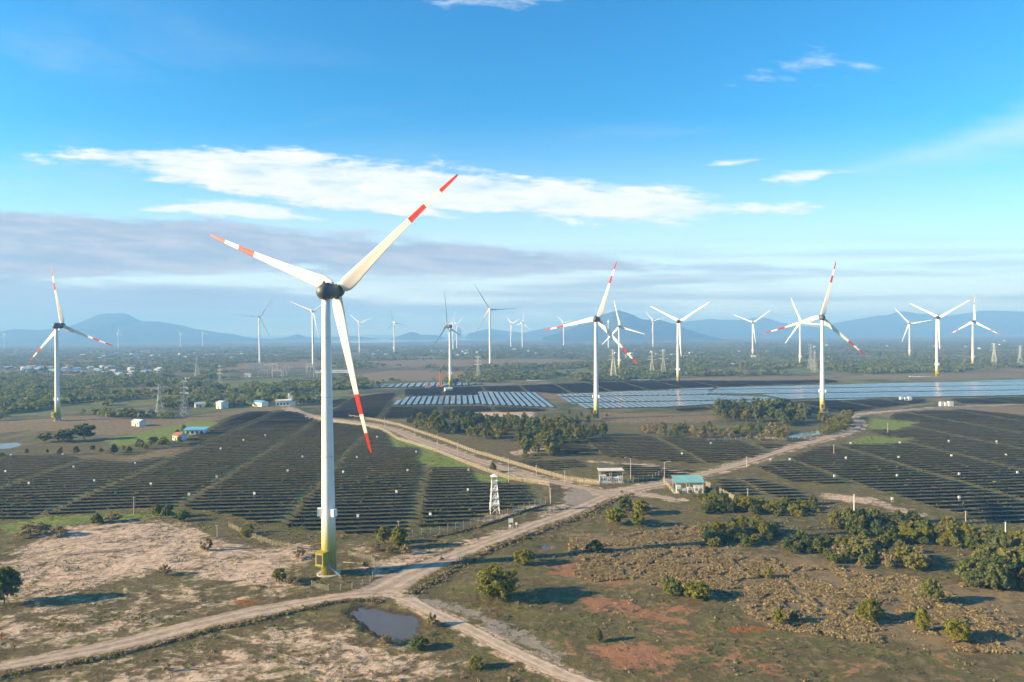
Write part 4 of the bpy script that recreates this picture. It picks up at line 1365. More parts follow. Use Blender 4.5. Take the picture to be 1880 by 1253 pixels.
NEAR = [
    ('tree_near_y', 914, 1103, 64, 90, 'round yellow-green tree with long shadow beside the red soil'),
    ('tree_near', 8, 1112, 72, 66, 'dark tree cut by the left edge beside the sand flat'),
    ('bush_y', 961, 1038, 30, 44, 'bush standing alone above the round tree'),
    ('bush_dark', 1092, 1016, 24, 46, 'low dark bush alone on the dry scrub'),
    ('bush_near', 1236, 1090, 30, 46, 'paler half of the paired bushes in the middle of the scrub'),
    ('bush_y', 1278, 1099, 34, 56, 'bright half of the paired bushes in the middle of the scrub'),
    ('tree_near_y', 1598, 1143, 46, 78, 'wide bush-like tree with a black shadow in the right foreground'),
    ('tree_near', 1708, 1110, 50, 52, 'upright tree above the narrow one in the right foreground'),
    ('tree_near_y', 1693, 1161, 46, 30, 'narrow tree between two round ones in the right foreground'),
    ('tree_near_y', 1757, 1181, 42, 48, 'round tree lowest in the right foreground'),
    ('bush_y', 1432, 1148, 30, 30, 'bush beside the orange soil in the right foreground'),
    ('bush_dark', 1458, 1143, 22, 22, 'small dark bush close to the orange-soil bush'),
    ('bush_dark', 1099, 1178, 27, 20, 'small dark sapling below the long red soil patch'),
    ('tree_near', 706, 1000, 34, 34, 'leafy tree by the field fence right of the largest turbine'),
    ('tree_near_y', 733, 1008, 42, 36, 'tall yellow-green tree by the field fence right of the largest turbine'),
    ('bush_dry', 690, 1012, 16, 18, 'small pale bush left of the fence trees'),
    ('bush_dry', 745, 1018, 18, 26, 'pale bush under the fence trees'),
    ('bush_dry', 714, 1017, 16, 20, 'greyish bush between the fence trees and the track'),
    ('bush_dry', 550, 1025, 18, 24, 'grey-green bush close left of the largest turbine'),
    ('bush_dry', 379, 1012, 24, 30, 'pale bush at the end of the sand flat'),
    ('bush_dry', 303, 1058, 20, 24, 'lone pale bush on the sand flat'),
    ('bush_y', 514, 1069, 26, 30, 'bush on the turf left of the largest turbine foot'),
    ('bush_dry', 533, 1073, 18, 26, 'low bush beside the turf bush at the turbine foot'),
    ('bush_dry', 548, 1075, 16, 18, 'small round bush nearest the track at the turbine foot'),
    ('bush_near', 770, 1190, 22, 40, 'bush on the bank below the pond'),
    ('bush_dry', 704, 1184, 18, 28, 'pale bush at the near shore of the pond'),
    ('bush_near', 874, 1226, 24, 32, 'bush near the concrete lane in the bottom foreground'),
    ('bush_dry', 794, 1150, 26, 30, 'dry bush between the pond and the concrete lane'),
    ('bush_dry', 306, 1232, 18, 20, 'small bush on the dark flat in the bottom left'),
    ('bush_y', 1410, 1062, 20, 18, 'small bush alone on the right of the scrub'),
    ('bush_y', 1392, 1060, 14, 12, 'tiny bush beside the lone scrub bush'),
    ('bush_near', 453, 985, 16, 22, 'small green bush at the sand edge near the fence'),
    ('bush_y', 460, 980, 20, 18, 'yellowish bush where the sand meets the field fence'),
    ('bush_dry', 60, 985, 24, 60, 'wide dry thicket at the far left of the sand flat'),
    ('bush_dry', 110, 985, 20, 40, 'dry thicket right of the wide one on the sand flat'),
    ('bush_dry', 205, 960, 18, 36, 'dry bush at the upper sand edge'),
    ('bush_near', 178, 962, 20, 34, 'green bush at the upper sand edge'),
    ('bush_y', 288, 948, 22, 26, 'bush at the field corner above the sand'),
    ('bush_near', 308, 952, 26, 30, 'taller bush at the field corner above the sand'),
    ('bush_near', 336, 958, 20, 28, 'bush right of the field corner above the sand'),
    ('bush_y', 1176, 945, 30, 40, 'bush just below the gate yard bank'),
    ('bush_y', 1130, 963, 32, 54, 'bright bush clump left of the gate yard bank'),
    ('bush_y', 1172, 968, 32, 34, 'yellow bush right of the bright clump'),
    ('bush_near', 1148, 938, 24, 44, 'dark bush hugging the gate track bank'),
    ('tree_near', 905, 868, 20, 20, 'tree standing between the fences of the gravel road'),
    ('tree_mid_d', 545, 740, 26, 16, 'dark tall tree behind the white villa'),
    ('tree_mid_d', 338, 795, 16, 12, 'tree beside the blue roofed farm shed'),
    ('tree_mid_d', 326, 800, 12, 14, 'low tree left of the blue roofed farm shed'),
    ('tree_mid_d', 155, 808, 32, 44, 'large dark tree beyond the left field'),
    ('tree_mid_d', 118, 812, 24, 50, 'dark thicket tree left of the large one beyond the field'),
    ('tree_mid', 80, 812, 18, 36, 'paler thicket tree beyond the left field'),
]
for kd, px_, py_, hp, wp, lb in NEAR:
    plant_px(kd, px_, py_, hp, wp, lb)


def scatter(poly, n, mind, r=rnd, avoid=()):
    P = []
    lo, hi = poly.min(0), poly.max(0)
    tries = 0
    while len(P) < n and tries < n * 60:
        tries += 1
        p = np.array([r.uniform(lo[0], hi[0]), r.uniform(lo[1], hi[1])])
        if not inside(p[None], poly)[0]:
            continue
        if any(np.hypot(*(p - q)) < mind for q in P):
            continue
        if any(inside(p[None], a)[0] for a in avoid):
            continue
        P.append(p)
    return P


GROVES = [
    (GP([(745, 775), (800, 768), (900, 772), (1000, 780), (1080, 790), (1110, 800), (1050, 815), (1020, 838), (960, 842), (955, 815), (890, 808), (830, 800), (770, 795)]), 140, 6.2, 6, 11, ('tree_mid', 'tree_mid', 'tree_mid_d', 'tree_mid_y'), 'leafy tree in the grove beside the fenced gravel road', 'grove beside the fenced road'),
    (GP([(1312, 755), (1400, 750), (1470, 758), (1485, 775), (1440, 785), (1380, 780), (1315, 775)]), 46, 7.0, 9, 15, ('tree_mid_d', 'tree_mid_d', 'tree_mid'), 'tall dark tree in the dense grove before the blue panels', 'dense grove before the blue panels'),
    (GP([(1175, 790), (1290, 786), (1320, 790), (1450, 796), (1440, 812), (1290, 805), (1190, 802)]), 48, 5.5, 4, 8, ('tree_mid', 'tree_mid_y', 'bush_dry'), 'low tree in the straggling belt above the mid panels', 'tree belt above the mid panels'),
    (GP([(1495, 775), (1565, 768), (1556, 790), (1512, 800), (1490, 800), (1540, 785)]), 34, 5.0, 4.5, 8, ('tree_mid_y', 'tree_mid', 'tree_mid_y'), 'yellow-green tree along the bend of the east road', 'tree row along the east road bend'),
    (GP([(990, 772), (1020, 768), (1050, 760), (1130, 765), (1110, 778), (1060, 785)]), 12, 9.0, 4, 8, ('tree_mid', 'tree_mid_d'), 'tree scattered around the foot of the middle turbine', 'scattered trees round the middle turbine'),
    (GP([(1290, 926), (1340, 916), (1430, 925), (1500, 925), (1520, 945), (1460, 950), (1380, 945), (1290, 945)]), 40, 3.4, 3.5, 6.5, ('bush_dark', 'bush_near', 'bush_y'), 'bush in the hedge-like belt behind the dry scrub', 'bush belt behind the scrub'),
    (GP([(1275, 985), (1330, 965), (1400, 962), (1425, 985), (1400, 1004), (1300, 1003)]), 24, 3.4, 4, 6.5, ('bush_near', 'bush_dark', 'bush_y'), 'bush in the dark clump at the top of the scrub', 'clump at the top of the scrub'),
    (GP([(1440, 1000), (1500, 990), (1540, 1000), (1520, 1018), (1445, 1016)]), 15, 3.2, 3.5, 5.5, ('bush_near', 'bush_dark'), 'bush in the small clump right of the scrub top', 'small clump right of the scrub top'),
    (GP([(1515, 1020), (1560, 1000), (1640, 1000), (1700, 1020), (1705, 1048), (1620, 1046), (1530, 1042)]), 30, 3.8, 4.5, 7, ('bush_near', 'bush_near', 'bush_dry'), 'bush in the grey-green thicket at the right', 'grey-green thicket at the right'),
    (GP([(1525, 950), (1640, 950), (1740, 975), (1900, 1000), (1900, 1030), (1780, 1010), (1690, 1000), (1600, 990), (1530, 975)]), 80, 3.8, 4, 7.5, ('bush_near', 'bush_dark', 'bush_y', 'bush_near'), 'bush in the long thicket below the right panel field', 'long thicket below the right field'),
    (GP([(1770, 1050), (1830, 1025), (1910, 1020), (1910, 1090), (1820, 1088), (1775, 1075)]), 30, 3.8, 5, 8.5, ('bush_near', 'bush_dark', 'bush_near'), 'tall bush in the thicket at the right edge', 'thicket at the right edge'),
    (GP([(190, 832), (260, 820), (340, 806), (330, 818), (250, 832), (200, 838)]), 14, 7.0, 4, 7, ('tree_mid', 'tree_mid_d', 'tree_mid_y'), 'low tree in the belt below the green plot', 'tree belt below the green plot'),
    (GP([(1240, 905), (1320, 900), (1330, 915), (1250, 922)]), 9, 3.5, 2, 3.5, ('bush_y', 'bush_near'), 'low bush at the foot of the teal roofed shelter', 'bush patch at the teal roofed shelter'),
    (GP([(0, 838), (120, 826), (200, 828), (190, 834), (110, 836), (0, 842)]), 9, 8.0, 3, 5, ('tree_mid_d', 'tree_mid'), 'scattered low tree along the far edge of the left field', 'tree line along the far left field edge'),
]
for poly, n, mind, h1, h2, kinds, lb, grp in GROVES:
    pts_ = scatter(poly, n, mind)
    ang_ = (min(p[0] / p[1] for p in pts_), max(p[0] / p[1] for p in pts_))
    dep_ = sorted(p[1] for p in pts_)[len(pts_) // 2]
    for p in pts_:
        hgt = rnd.uniform(h1, h2) * rnd.choice((0.6, 0.8, 0.95, 1.1)) * (0.8 if kinds[0].startswith('bush') else 1.0)
        wf = rnd.uniform(1.1, 1.7) if not kinds[0].startswith('tree') else rnd.uniform(0.85, 1.2)
        kd = rnd.choice(kinds)
        q_ = np.array([p[0] / p[1], p[1]])
        sx = (q_[0] - ang_[0]) / max(ang_[1] - ang_[0], 1e-6)
        side = 'left' if sx < 0.34 else 'middle' if sx < 0.67 else 'right'
        row = 'front' if p[1] < dep_ else 'back'
        tone = {'tree_mid': 'green', 'tree_mid_d': 'dark', 'tree_mid_y': 'yellowish', 'bush_dry': 'grey-brown', 'bush_dark': 'dark', 'bush_near': 'olive', 'bush_y': 'yellowish'}[kd]
        noun = 'tree' if kd.startswith('tree') else 'bush'
        plant(kd, float(p[0]), float(p[1]), hgt, hgt * wf, f'{tone} {noun} in the {row} {side} of the {grp}', grp)

# dry scrub and weeds: far too many to count


def tufts(name, P, hts, wds, blades, mat, label, r=rng, leaf=0.16):
    n = len(P)
    C = np.stack([P[:, 0], P[:, 1], H(P[:, 0], P[:, 1]) + hts * 0.42], 1)
    V_ = leaves(C, np.stack([wds * 0.5, wds * 0.5, hts * 0.5], 1), blades, 1.0, 0.35, r).reshape(-1, 4, 3)
    c = V_.mean(1, keepdims=True)
    s = np.repeat(wds * leaf, blades)[:, None, None]
    V_ = (c + (V_ - c) * s).reshape(-1, 3)
    o = link(name, arr_mesh(name, V_, quads(V_), mat))
    return tag(o, label, 'scrub', kind='stuff')


def cloud_pts(poly, n, thr, sc, seed):
    lo, hi = poly.min(0), poly.max(0)
    P = rng.uniform(lo, hi, (n, 2))
    P = P[inside(P, poly)]
    return P[fbm(P[:, 0] / sc, P[:, 1] / sc, seed, 4) > thr]


ALLROAD = [np.vstack([a, b[::-1]]) for a, b in ROADW.values()]


def off_road(P, margin=1.2):
    k = np.ones(len(P), bool)
    for ln, hw in lines_road:
        k &= segdist(P, ln[::4]) > hw + margin
    return k


SCR = GP([(1050, 972), (1130, 985), (1280, 965), (1300, 1005), (1440, 1010), (1600, 1048), (1740, 1070), (1910, 1085), (1910, 1205), (1700, 1195), (1560, 1175), (1420, 1155), (1310, 1090), (1180, 1078), (1035, 1066)])
P = cloud_pts(SCR, 170000, 0.30, 18, 77)
P = P[sdist(P, SCR) + (fbm(P[:, 0] / 16, P[:, 1] / 16, 8, 4) - 0.55) * 45 > 0]
P = P[fbm(P[:, 0] / 3.0, P[:, 1] / 3.0, 5, 3) > 0.45]
tufts('dry_scrub', P, rng.uniform(0.3, 0.75, len(P)), rng.uniform(0.5, 1.15, len(P)), 6, M_DRY, 'low dry khaki scrub covering the right foreground', leaf=0.30)
WIDE = GP([(-40, 950), (330, 935), (640, 985), (900, 960), (1010, 925), (1120, 935), (1500, 920), (1920, 960), (1920, 1300), (-40, 1300)])
P = cloud_pts(WIDE, 34000, 0.53, 9, 31)
P = P[off_road(P)]
P = P[~inside(P, SCR) & ~inside(P, POND)]
tufts('weeds', P, rng.uniform(0.15, 0.5, len(P)), rng.uniform(0.3, 0.9, len(P)), 6, M_LEAFD, 'scattered low weeds on the near turf', leaf=0.26)
P = cloud_pts(WIDE, 9000, 0.57, 12, 91)
P = P[off_road(P)]
P = P[~inside(P, POND)]
tufts('dry_weeds', P, rng.uniform(0.3, 0.8, len(P)), rng.uniform(0.4, 1.2, len(P)), 7, M_DRY, 'scattered straw-coloured weeds on the near ground', leaf=0.26)
# weeds growing between the panel rows
P = np.vstack([cloud_pts(F_LEFT, 12000, 0.54, 16, 41), cloud_pts(F_RIGHT, 6000, 0.57, 18, 43)])
ph_ = (P @ A_) % P6
P = P[(ph_ > 2.2) & (ph_ < 4.2)]
tufts('row_weeds', P, rng.uniform(0.4, 1.1, len(P)), rng.uniform(0.8, 2.2, len(P)), 7, M_LEAF, 'green weeds growing between the rows of panels', leaf=0.26)

# far woods: one mass of trees and thickets on the plain
n = 90000
ang = rng.uniform(-0.72, 0.72, n)
dist = 560 * (4200 / 560)**rng.uniform(0, 1, n)
P = np.stack([np.tan(ang) * dist, dist], 1)
den = fbm(P[:, 0] / 130, P[:, 1] / 110, 51, 5)
den2 = fbm(P[:, 0] / 30, P[:, 1] / 30, 57, 3)
keep = (den * 0.6 + den2 * 0.4 > 0.475)
for pl in [F_LEFT, F_RIGHT] + F_MID + D_FAR + B_FAR + [B_PALE]:
    keep &= ~inside(P, pl)
NOWOOD = [GP([(1320, 699), (1600, 693), (1960, 682), (1960, 748), (1500, 762), (1320, 760)]), GP([(590, 718), (730, 712), (1000, 702), (1330, 697), (1330, 758), (1020, 762), (870, 772), (590, 776)]), GP([(-30, 775), (150, 765), (300, 770), (440, 752), (520, 742), (640, 765), (640, 800), (345, 800), (206, 818), (60, 790), (-30, 800)]), GP([(870, 752), (1000, 752), (1320, 755), (1312, 778), (1180, 780), (1100, 785), (870, 770)]), GP([(1230, 692), (1400, 690), (1900, 682), (1900, 700), (1240, 702)]),
          GP([(620, 664), (820, 661), (980, 659), (1110, 662), (1000, 671), (740, 674)]), GP([(1480, 740), (1900, 728), (1900, 770), (1480, 800)]), GP([(640, 690), (720, 680), (860, 682), (840, 698), (680, 702)]), GP([(760, 712), (860, 706), (870, 716), (770, 718)]),
          GP([(430, 668), (600, 664), (640, 690), (600, 702), (440, 700)]), GP([(700, 770), (1300, 800), (1600, 800), (1600, 760), (1300, 745), (900, 752), (700, 745)])]
for pl in NOWOOD:
    keep &= ~inside(P, pl)
for ln, hw in lines_road:
    keep &= segdist(P, ln[::6]) > hw + 4
P = P[keep]
P = P[rng.uniform(0, 1, len(P)) < np.clip(26000 / len(P), 0, 1)]
hts = rng.uniform(3, 8, len(P)) * (0.8 + 0.5 * fbm(P[:, 0] / 60, P[:, 1] / 60, 61, 2))
for nm, sel, mt, lb in (('woods', np.arange(len(P)) % 3 != 0, M_LEAFD, 'dark woods and thickets spreading over the hazy plain'), ('thickets', np.arange(len(P)) % 3 == 0, M_LEAF, 'lighter thickets dotted over the hazy plain')):
    Q = P[sel]
    tufts(nm, Q, hts[sel], hts[sel] * rng.uniform(1.0, 2.0, len(Q)), 16, mt, lb, leaf=0.20)

# weedy earth banks beside the tracks
M_BANK = tex('bank_soil', (0.13, 0.095, 0.055), (0.055, 0.050, 0.024), 0.6, 0.95, bump=0.6, spec=0.1)


def bank(label, pts, hgt, wid, seed):
    L = smooth_line(GP(pts), 220)
    t = np.gradient(L, axis=0)
    t /= np.hypot(*t.T)[:, None]
    nrm = np.stack([-t[:, 1], t[:, 0]], 1)
    m = 9
    V_ = np.zeros((len(L), m, 3))
    for j in range(m):
        s = j / (m - 1) * 2 - 1
        wob = 0.5 * (fbm(L[:, 0] / 3, L[:, 1] / 3, seed + j, 2) - 0.5)
        p = L + nrm * ((s * wid / 2 + wob)[:, None] if not np.isscalar(wob) else 0)
        V_[:, j, :2] = p
        V_[:, j, 2] = H(p[:, 0], p[:, 1]) + (hgt * (1 - s * s) * (0.5 + fbm(p[:, 0] / 2.2, p[:, 1] / 2.2, seed, 3)) - 0.12 if 0 < j < m - 1 else -0.2)
    q = np.arange((len(L) - 1) * m).reshape(len(L) - 1, m)[:, :-1]
    fq = np.stack([q, q + 1, q + m + 1, q + m], -1).reshape(-1, 4)
    o = link('earth_bank', arr_mesh('earth_bank', V_.reshape(-1, 3), fq[:, ::-1], M_BANK, True))
    bm = bmesh.new()
    bm.from_mesh(o.data)
    bmesh.ops.recalc_face_normals(bm, faces=bm.faces)
    if sum(f.normal.z for f in bm.faces) < 0:
        bmesh.ops.reverse_faces(bm, faces=bm.faces)
    bm.to_mesh(o.data)
    bm.free()
    tag(o, label, None, kind='structure')
    return L


b1 = bank('earth bank with weeds along the lower side of the gate track', [(758, 1092), (790, 1072), (850, 1035), (940, 997), (1010, 970), (1080, 944), (1130, 918), (1160, 908)], 0.7, 2.6, 3)
b2 = bank('dark earth bank along the lower side of the west track', [(700, 1104), (640, 1104), (585, 1114), (500, 1133), (380, 1160), (200, 1205), (0, 1243), (-120, 1268)], 0.55, 1.9, 5)
b3 = bank('low earth bank under the field fence', [(1000, 928), (940, 948), (870, 972), (800, 988)], 0.6, 1.6, 9)
PB = []
for L, n, s in ((b1, 620, 1.2), (b2, 240, 0.7), (b3, 90, 0.6)):
    i = rng.integers(0, len(L), n)
    PB.append(L[i] + rng.normal(size=(n, 2)) * s)
PB = np.vstack(PB)
tufts('bank_weeds', PB, rng.uniform(0.4, 1.1, len(PB)), rng.uniform(0.5, 1.4, len(PB)), 14, M_DRY, 'straggling pale weeds on the earth banks', leaf=0.20)
PB2 = PB[rng.uniform(0, 1, len(PB)) < 0.5] + rng.normal(size=(1, 2)) * 0.5
tufts('bank_greens', PB2, rng.uniform(0.4, 1.1, len(PB2)), rng.uniform(0.6, 1.6, len(PB2)), 12, M_LEAFD, 'dark green weeds on the earth banks', leaf=0.20)

# ------------------------------------------------------------------ built things
M_POST = tex('post_concrete', (0.42, 0.385, 0.32), (0.32, 0.29, 0.24), 1.0, 0.85)


def mesh_mat(name, alpha):
    m = bpy.data.materials.new(name)
    m.use_nodes = True
    t = NT(m.node_tree)
    b = t.n('ShaderNodeBsdfPrincipled')
    pos = t.n('ShaderNodeNewGeometry').outputs['Position']
    t.put(b.inputs['Base Color'], t.mix(t.noise(pos, 0.5), (0.40, 0.34, 0.22), (0.52, 0.46, 0.34)))
    b.inputs['Roughness'].default_value = 0.7
    t.put(b.inputs['Alpha'], t.m('ADD', alpha, t.m('MULTIPLY', t.noise(pos, 0.8), 0.2)))
    t.t.links.new(b.outputs[0], t.n('ShaderNodeOutputMaterial').inputs[0])
    return m


M_LINK = mesh_mat('chain_link', 0.20)
M_LINKT = mesh_mat('thin_chain_link', 0.06)


def fence(label, pts, hgt=2.2, step=3.2, closed=False, mat=None):
    P = GP(pts)
    if closed:
        P = np.vstack([P, P[:1]])
    L = np.hypot(*np.diff(P, axis=0).T).sum()
    n = max(2, int(L / step))
    d = np.r_[0, np.cumsum(np.hypot(*np.diff(P, axis=0).T))]
    s = np.linspace(0, d[-1], n)
    Q = np.stack([np.interp(s, d, P[:, 0]), np.interp(s, d, P[:, 1])], 1)
    c = Q.mean(0)
    t = thing('fence', label, 'fence', (float(c[0]), float(c[1]), 0))
    mb = MB()
    mb.box((0, 0, hgt / 2 - 0.1), (0.16, 0.16, hgt + 0.3))
    mb.box((0.10, 0, hgt + 0.15), (0.30, 0.12, 0.14))
    pm = mb.mesh('post', M_POST)
    for p in Q:
        link('post', pm, t, (float(p[0] - c[0]), float(p[1] - c[1]), Hf(*p)))
    mb = MB()
    for p, q in zip(Q[:-1], Q[1:]):
        z1, z2 = Hf(*p), Hf(*q)
        a, b = p - c, q - c
        mb.add([(a[0], a[1], z1 + 0.05), (b[0], b[1], z2 + 0.05), (b[0], b[1], z2 + hgt * 0.92), (a[0], a[1], z1 + hgt * 0.92)], [(0, 1, 2, 3)])
    mb.build('wire_mesh', mat or M_LINK, t)
    return t


fence('pale fence along the upper side of the winding gravel road', [(640, 766), (690, 773), (735, 783), (770, 795), (820, 812), (870, 832), (900, 840), (940, 852), (1000, 871), (1040, 882), (1095, 889)])
fence('pale fence along the field side of the winding gravel road', [(560, 768), (640, 780), (690, 787), (712, 796), (730, 808), (770, 820), (800, 830), (845, 848), (880, 862), (930, 880), (1008, 892)])
fence('fence rounding the corner of the left field below the watchtower', [(1008, 892), (1010, 922), (950, 940), (885, 962), (815, 978), (740, 990)], mat=mesh_mat('field_chain_link', 0.16))
fence('fence in front of the flat roofed transformer shelter', [(1060, 888), (1100, 891), (1150, 889), (1195, 880), (1215, 872)])
fence('yellow sunlit fence running down from the teal shelter', [(1296, 892), (1320, 904), (1348, 920)], 2.4)
fence('short fence left of the teal shelter', [(1218, 884), (1228, 896), (1236, 905)], 2.0)
fence('low wire fence circling the foot of the largest turbine', [(572, 1078), (600, 1086), (640, 1084), (678, 1072), (690, 1052), (686, 1030), (640, 1020)], 1.6, 3.0, mat=M_LINKT)
fence('wire fence at the field corner above the sand', [(420, 968), (455, 985), (500, 1000), (545, 1008)], 1.8, mat=M_LINKT)
fence('thin fence along the east road by the tree belt', [(1300, 812), (1380, 806), (1440, 808), (1500, 806)], 1.8, 4.0)


def pole(px, py, hp, label, arm=0, mat=M_POST, group='poles along the roads'):
    x, y = G(px, py)
    h = hp * y / F_PX
    t = thing('street_pole' if arm else 'utility_pole', label, 'pole', (x, y, Hf(x, y)), 0, group)
    mb = MB()
    mb.bar((0, 0, -0.3), (0, 0, h), 0.20, 8, 0.12)
    mb.build('mast', mat, t)
    if arm:
        mb = MB()
        mb.bar((0, 0, h - 0.3), (arm * 1.8, 0, h + 0.3), 0.09, 6)
        mb.box((arm * 2.4, 0, h + 0.32), (1.3, 0.4, 0.18))
        mb.build('lamp_arm', M_STEEL, t)
    else:
        mb = MB()
        mb.box((0, 0, h - 0.35), (1.2, 0.12, 0.12))
        mb.build('crossbar', M_STEEL, t)
    return t


for a in [(1158, 880, 38, 'lamp pole behind the flat roofed shelter', -1), (1220, 890, 42, 'lamp pole left of the teal shelter', 1), (934, 886, 46, 'lamp pole beside the tree on the gravel road', -1),
          (985, 876, 22, 'pole on the upper fence right of the watchtower'), (1037, 888, 24, 'pole on the upper fence before the gate yard'), (840, 838, 26, 'pole on the gravel road left of the watchtower'), (803, 820, 22, 'pole halfway along the winding gravel road'),
          (762, 801, 20, 'pole at the upper bend of the gravel road'), (706, 782, 16, 'pole where the gravel road meets the dark blocks'), (1373, 921, 24, 'thin pole before the small panel field'), (1568, 938, 30, 'pale pole behind the clump of bushes at the right', 0, M_WBOX),
          (1846, 990, 32, 'pale pole near the right edge before the panels', 0, M_WBOX), (1773, 972, 34, 'thin grey pole at the corner of the right field'), (246, 945, 32, 'thin pole at the edge of the left field'), (399, 986, 22, 'thin pole at the end of the sand flat'),
          (732, 985, 28, 'thin pole behind the fence trees'), (1371, 858, 20, 'thin pole at the top of the right field'), (1531, 836, 20, 'pole standing inside the right field'), (1630, 795, 18, 'pole in the upper right field'), (1011, 925, 30, 'corner pole of the left field fence')]:
    pole(a[0], a[1], a[2], a[3], *(a[4:]))


def lattice(mb, b, t_, z0, z1, n, r, cross=True):
    """four legs from half width b at z0 to t_ at z1, with n braced bays"""
    cs = ((-1, -1), (1, -1), (1, 1), (-1, 1))

    def w_(z):
        return b + (t_ - b) * (z - z0) / (z1 - z0)
    for i in range(n):
        za, zb = z0 + (z1 - z0) * i / n, z0 + (z1 - z0) * (i + 1) / n
        wa, wb = w_(za), w_(zb)
        for j in range(4):
            c1, c2 = cs[j], cs[(j + 1) % 4]
            mb.bar((c1[0] * wa, c1[1] * wa, za), (c1[0] * wb, c1[1] * wb, zb), r, 4, cap=False)
            mb.bar((c1[0] * wa, c1[1] * wa, za), (c2[0] * wb, c2[1] * wb, zb), r * 0.6, 3, cap=False)
            if cross:
                mb.bar((c2[0] * wa, c2[1] * wa, za), (c1[0] * wb, c1[1] * wb, zb), r * 0.6, 3, cap=False)
            mb.bar((c1[0] * wb, c1[1] * wb, zb), (c2[0] * wb, c2[1] * wb, zb), r * 0.6, 3, cap=False)


# watchtower beside the left field
x, y = G(908, 943)
wt = thing('watchtower', 'white lattice watchtower with a roofed cabin at the field fence', 'watchtower', (x, y, Hf(x, y)), math.radians(8))
mb = MB()
lattice(mb, 1.85, 1.0, 0, 11.6, 4, 0.10)
mb.build('lattice_frame', M_WBOX, wt)
for z in (3.4, 6.0, 8.9):
    mb = MB()
    w1 = 1.9 - 0.075 * z
    mb.box((0, 0, z), (2 * w1 + 0.3, 2 * w1 + 0.3, 0.12))
    for sx, sy, lx, ly in ((0, -1, 1, 0), (0, 1, 1, 0), (-1, 0, 0, 1), (1, 0, 0, 1)):
        mb.box((sx * (w1 + 0.15), sy * (w1 + 0.15), z + 0.40), (2 * w1 * lx + 0.06, 2 * w1 * ly + 0.06, 0.30))
    mb.build('landing', M_WBOX, wt)
mb = MB()
for i in range(4):
    z0, z1 = i * 2.9, i * 2.9 + 2.9
    s = 1 if i % 2 else -1
    mb.bar((-s * 1.1, -0.5, z0), (s * 1.1, -0.5, z1), 0.08, 4)
    mb.bar((-s * 1.1, 0.1, z0), (s * 1.1, 0.1, z1), 0.08, 4)
mb.build('ladder', M_WBOX, wt)
mb = MB()
mb.box((0, 0, 11.7), (2.3, 2.3, 0.15))
for sx, sy, lx, ly in ((0, -1, 1, 0), (0, 1, 1, 0), (-1, 0, 0, 1), (1, 0, 0, 1)):
    mb.box((sx * 1.1, sy * 1.1, 12.3), (2.2 * lx + 0.08, 2.2 * ly + 0.08, 1.1))
for sx in (-1, 1):
    for sy in (-1, 1):
        mb.box((sx * 1.06, sy * 1.06, 13.6), (0.14, 0.14, 1.7))
mb.build('cabin', M_WBOX, wt)
mb = MB()
mb.lathe([(1.95, 14.35), (1.98, 14.5), (0.05, 15.5)], 4, Matrix.Rotation(math.pi / 4, 4, 'Z'))
mb.build('roof', M_WBOX, wt)

# transformer shelters
M_TEAL = tex('teal_roof', (0.20, 0.44, 0.42), (0.15, 0.36, 0.36), 0.6, 0.5)
M_PALER = tex('pale_roof', (0.62, 0.60, 0.54), (0.52, 0.50, 0.45), 0.6, 0.6)


def cabinet(mb, x, y, w_, d_, h_):
    mb.box((x, y, h_ / 2 + 0.25), (w_, d_, h_))
    mb.box((x, y, 0.12), (w_ + 0.3, d_ + 0.3, 0.25))


def shelter(label, px, py, W_, D_, Hh_, slope, roofmat, rz, cabs):
    x, y = G(px, py)
    t = thing('transformer_shelter', label, 'shelter', (x, y, Hf(x, y)), rz)
    mb = MB()
    M = Matrix.Rotation(slope, 3, 'X')
    mb.box((0, 0, Hh_), (W_ + 1.2, D_ + 1.2, 0.16), M=M)
    for i in range(int(W_ / 0.9) + 1):
        mb.box(Vector((-W_ / 2 - 0.4 + i * 0.9, 0, Hh_)) + M @ Vector((0, 0, 0.11)), (0.10, D_ + 1.2, 0.07), M=M)
    mb.build('roof', roofmat, t)
    for i in range(3):
        for sy in (-1, 1):
            xx, yy = (i - 1) * W_ / 2, sy * D_ / 2
            zt = Hh_ + math.tan(slope) * yy - 0.05
            mb = MB()
            mb.box((xx, yy, zt / 2), (0.28, 0.28, zt))
            mb.build('column', M_POST, t)
    mb = MB()
    mb.box((0, 0, 0.05), (W_ + 1.5, D_ + 1.5, 0.30))
    mb.build('plinth', M_CONC, t)
    for (cx, cy, w_, d_, h_) in cabs:
        mb = MB()
        mb.box((cx, cy, h_ / 2 + 0.2), (w_, d_, h_))
        mb.box((cx, cy, h_ + 0.27), (w_ + 0.2, d_ + 0.2, 0.12))
        c = mb.build('transformer_cabinet', M_WBOX, t)
        mb = MB()
        for k in (-0.22, 0.22):
            mb.box((cx + k * w_, cy - d_ / 2 - 0.03, h_ * 0.55), (w_ * 0.30, 0.05, h_ * 0.35))
            mb.box((cx + k * w_, cy - d_ / 2 - 0.03, h_ * 0.92), (w_ * 0.18, 0.06, h_ * 0.10))
        mb.build('vent_grille', M_PFRAME, c)
    return t


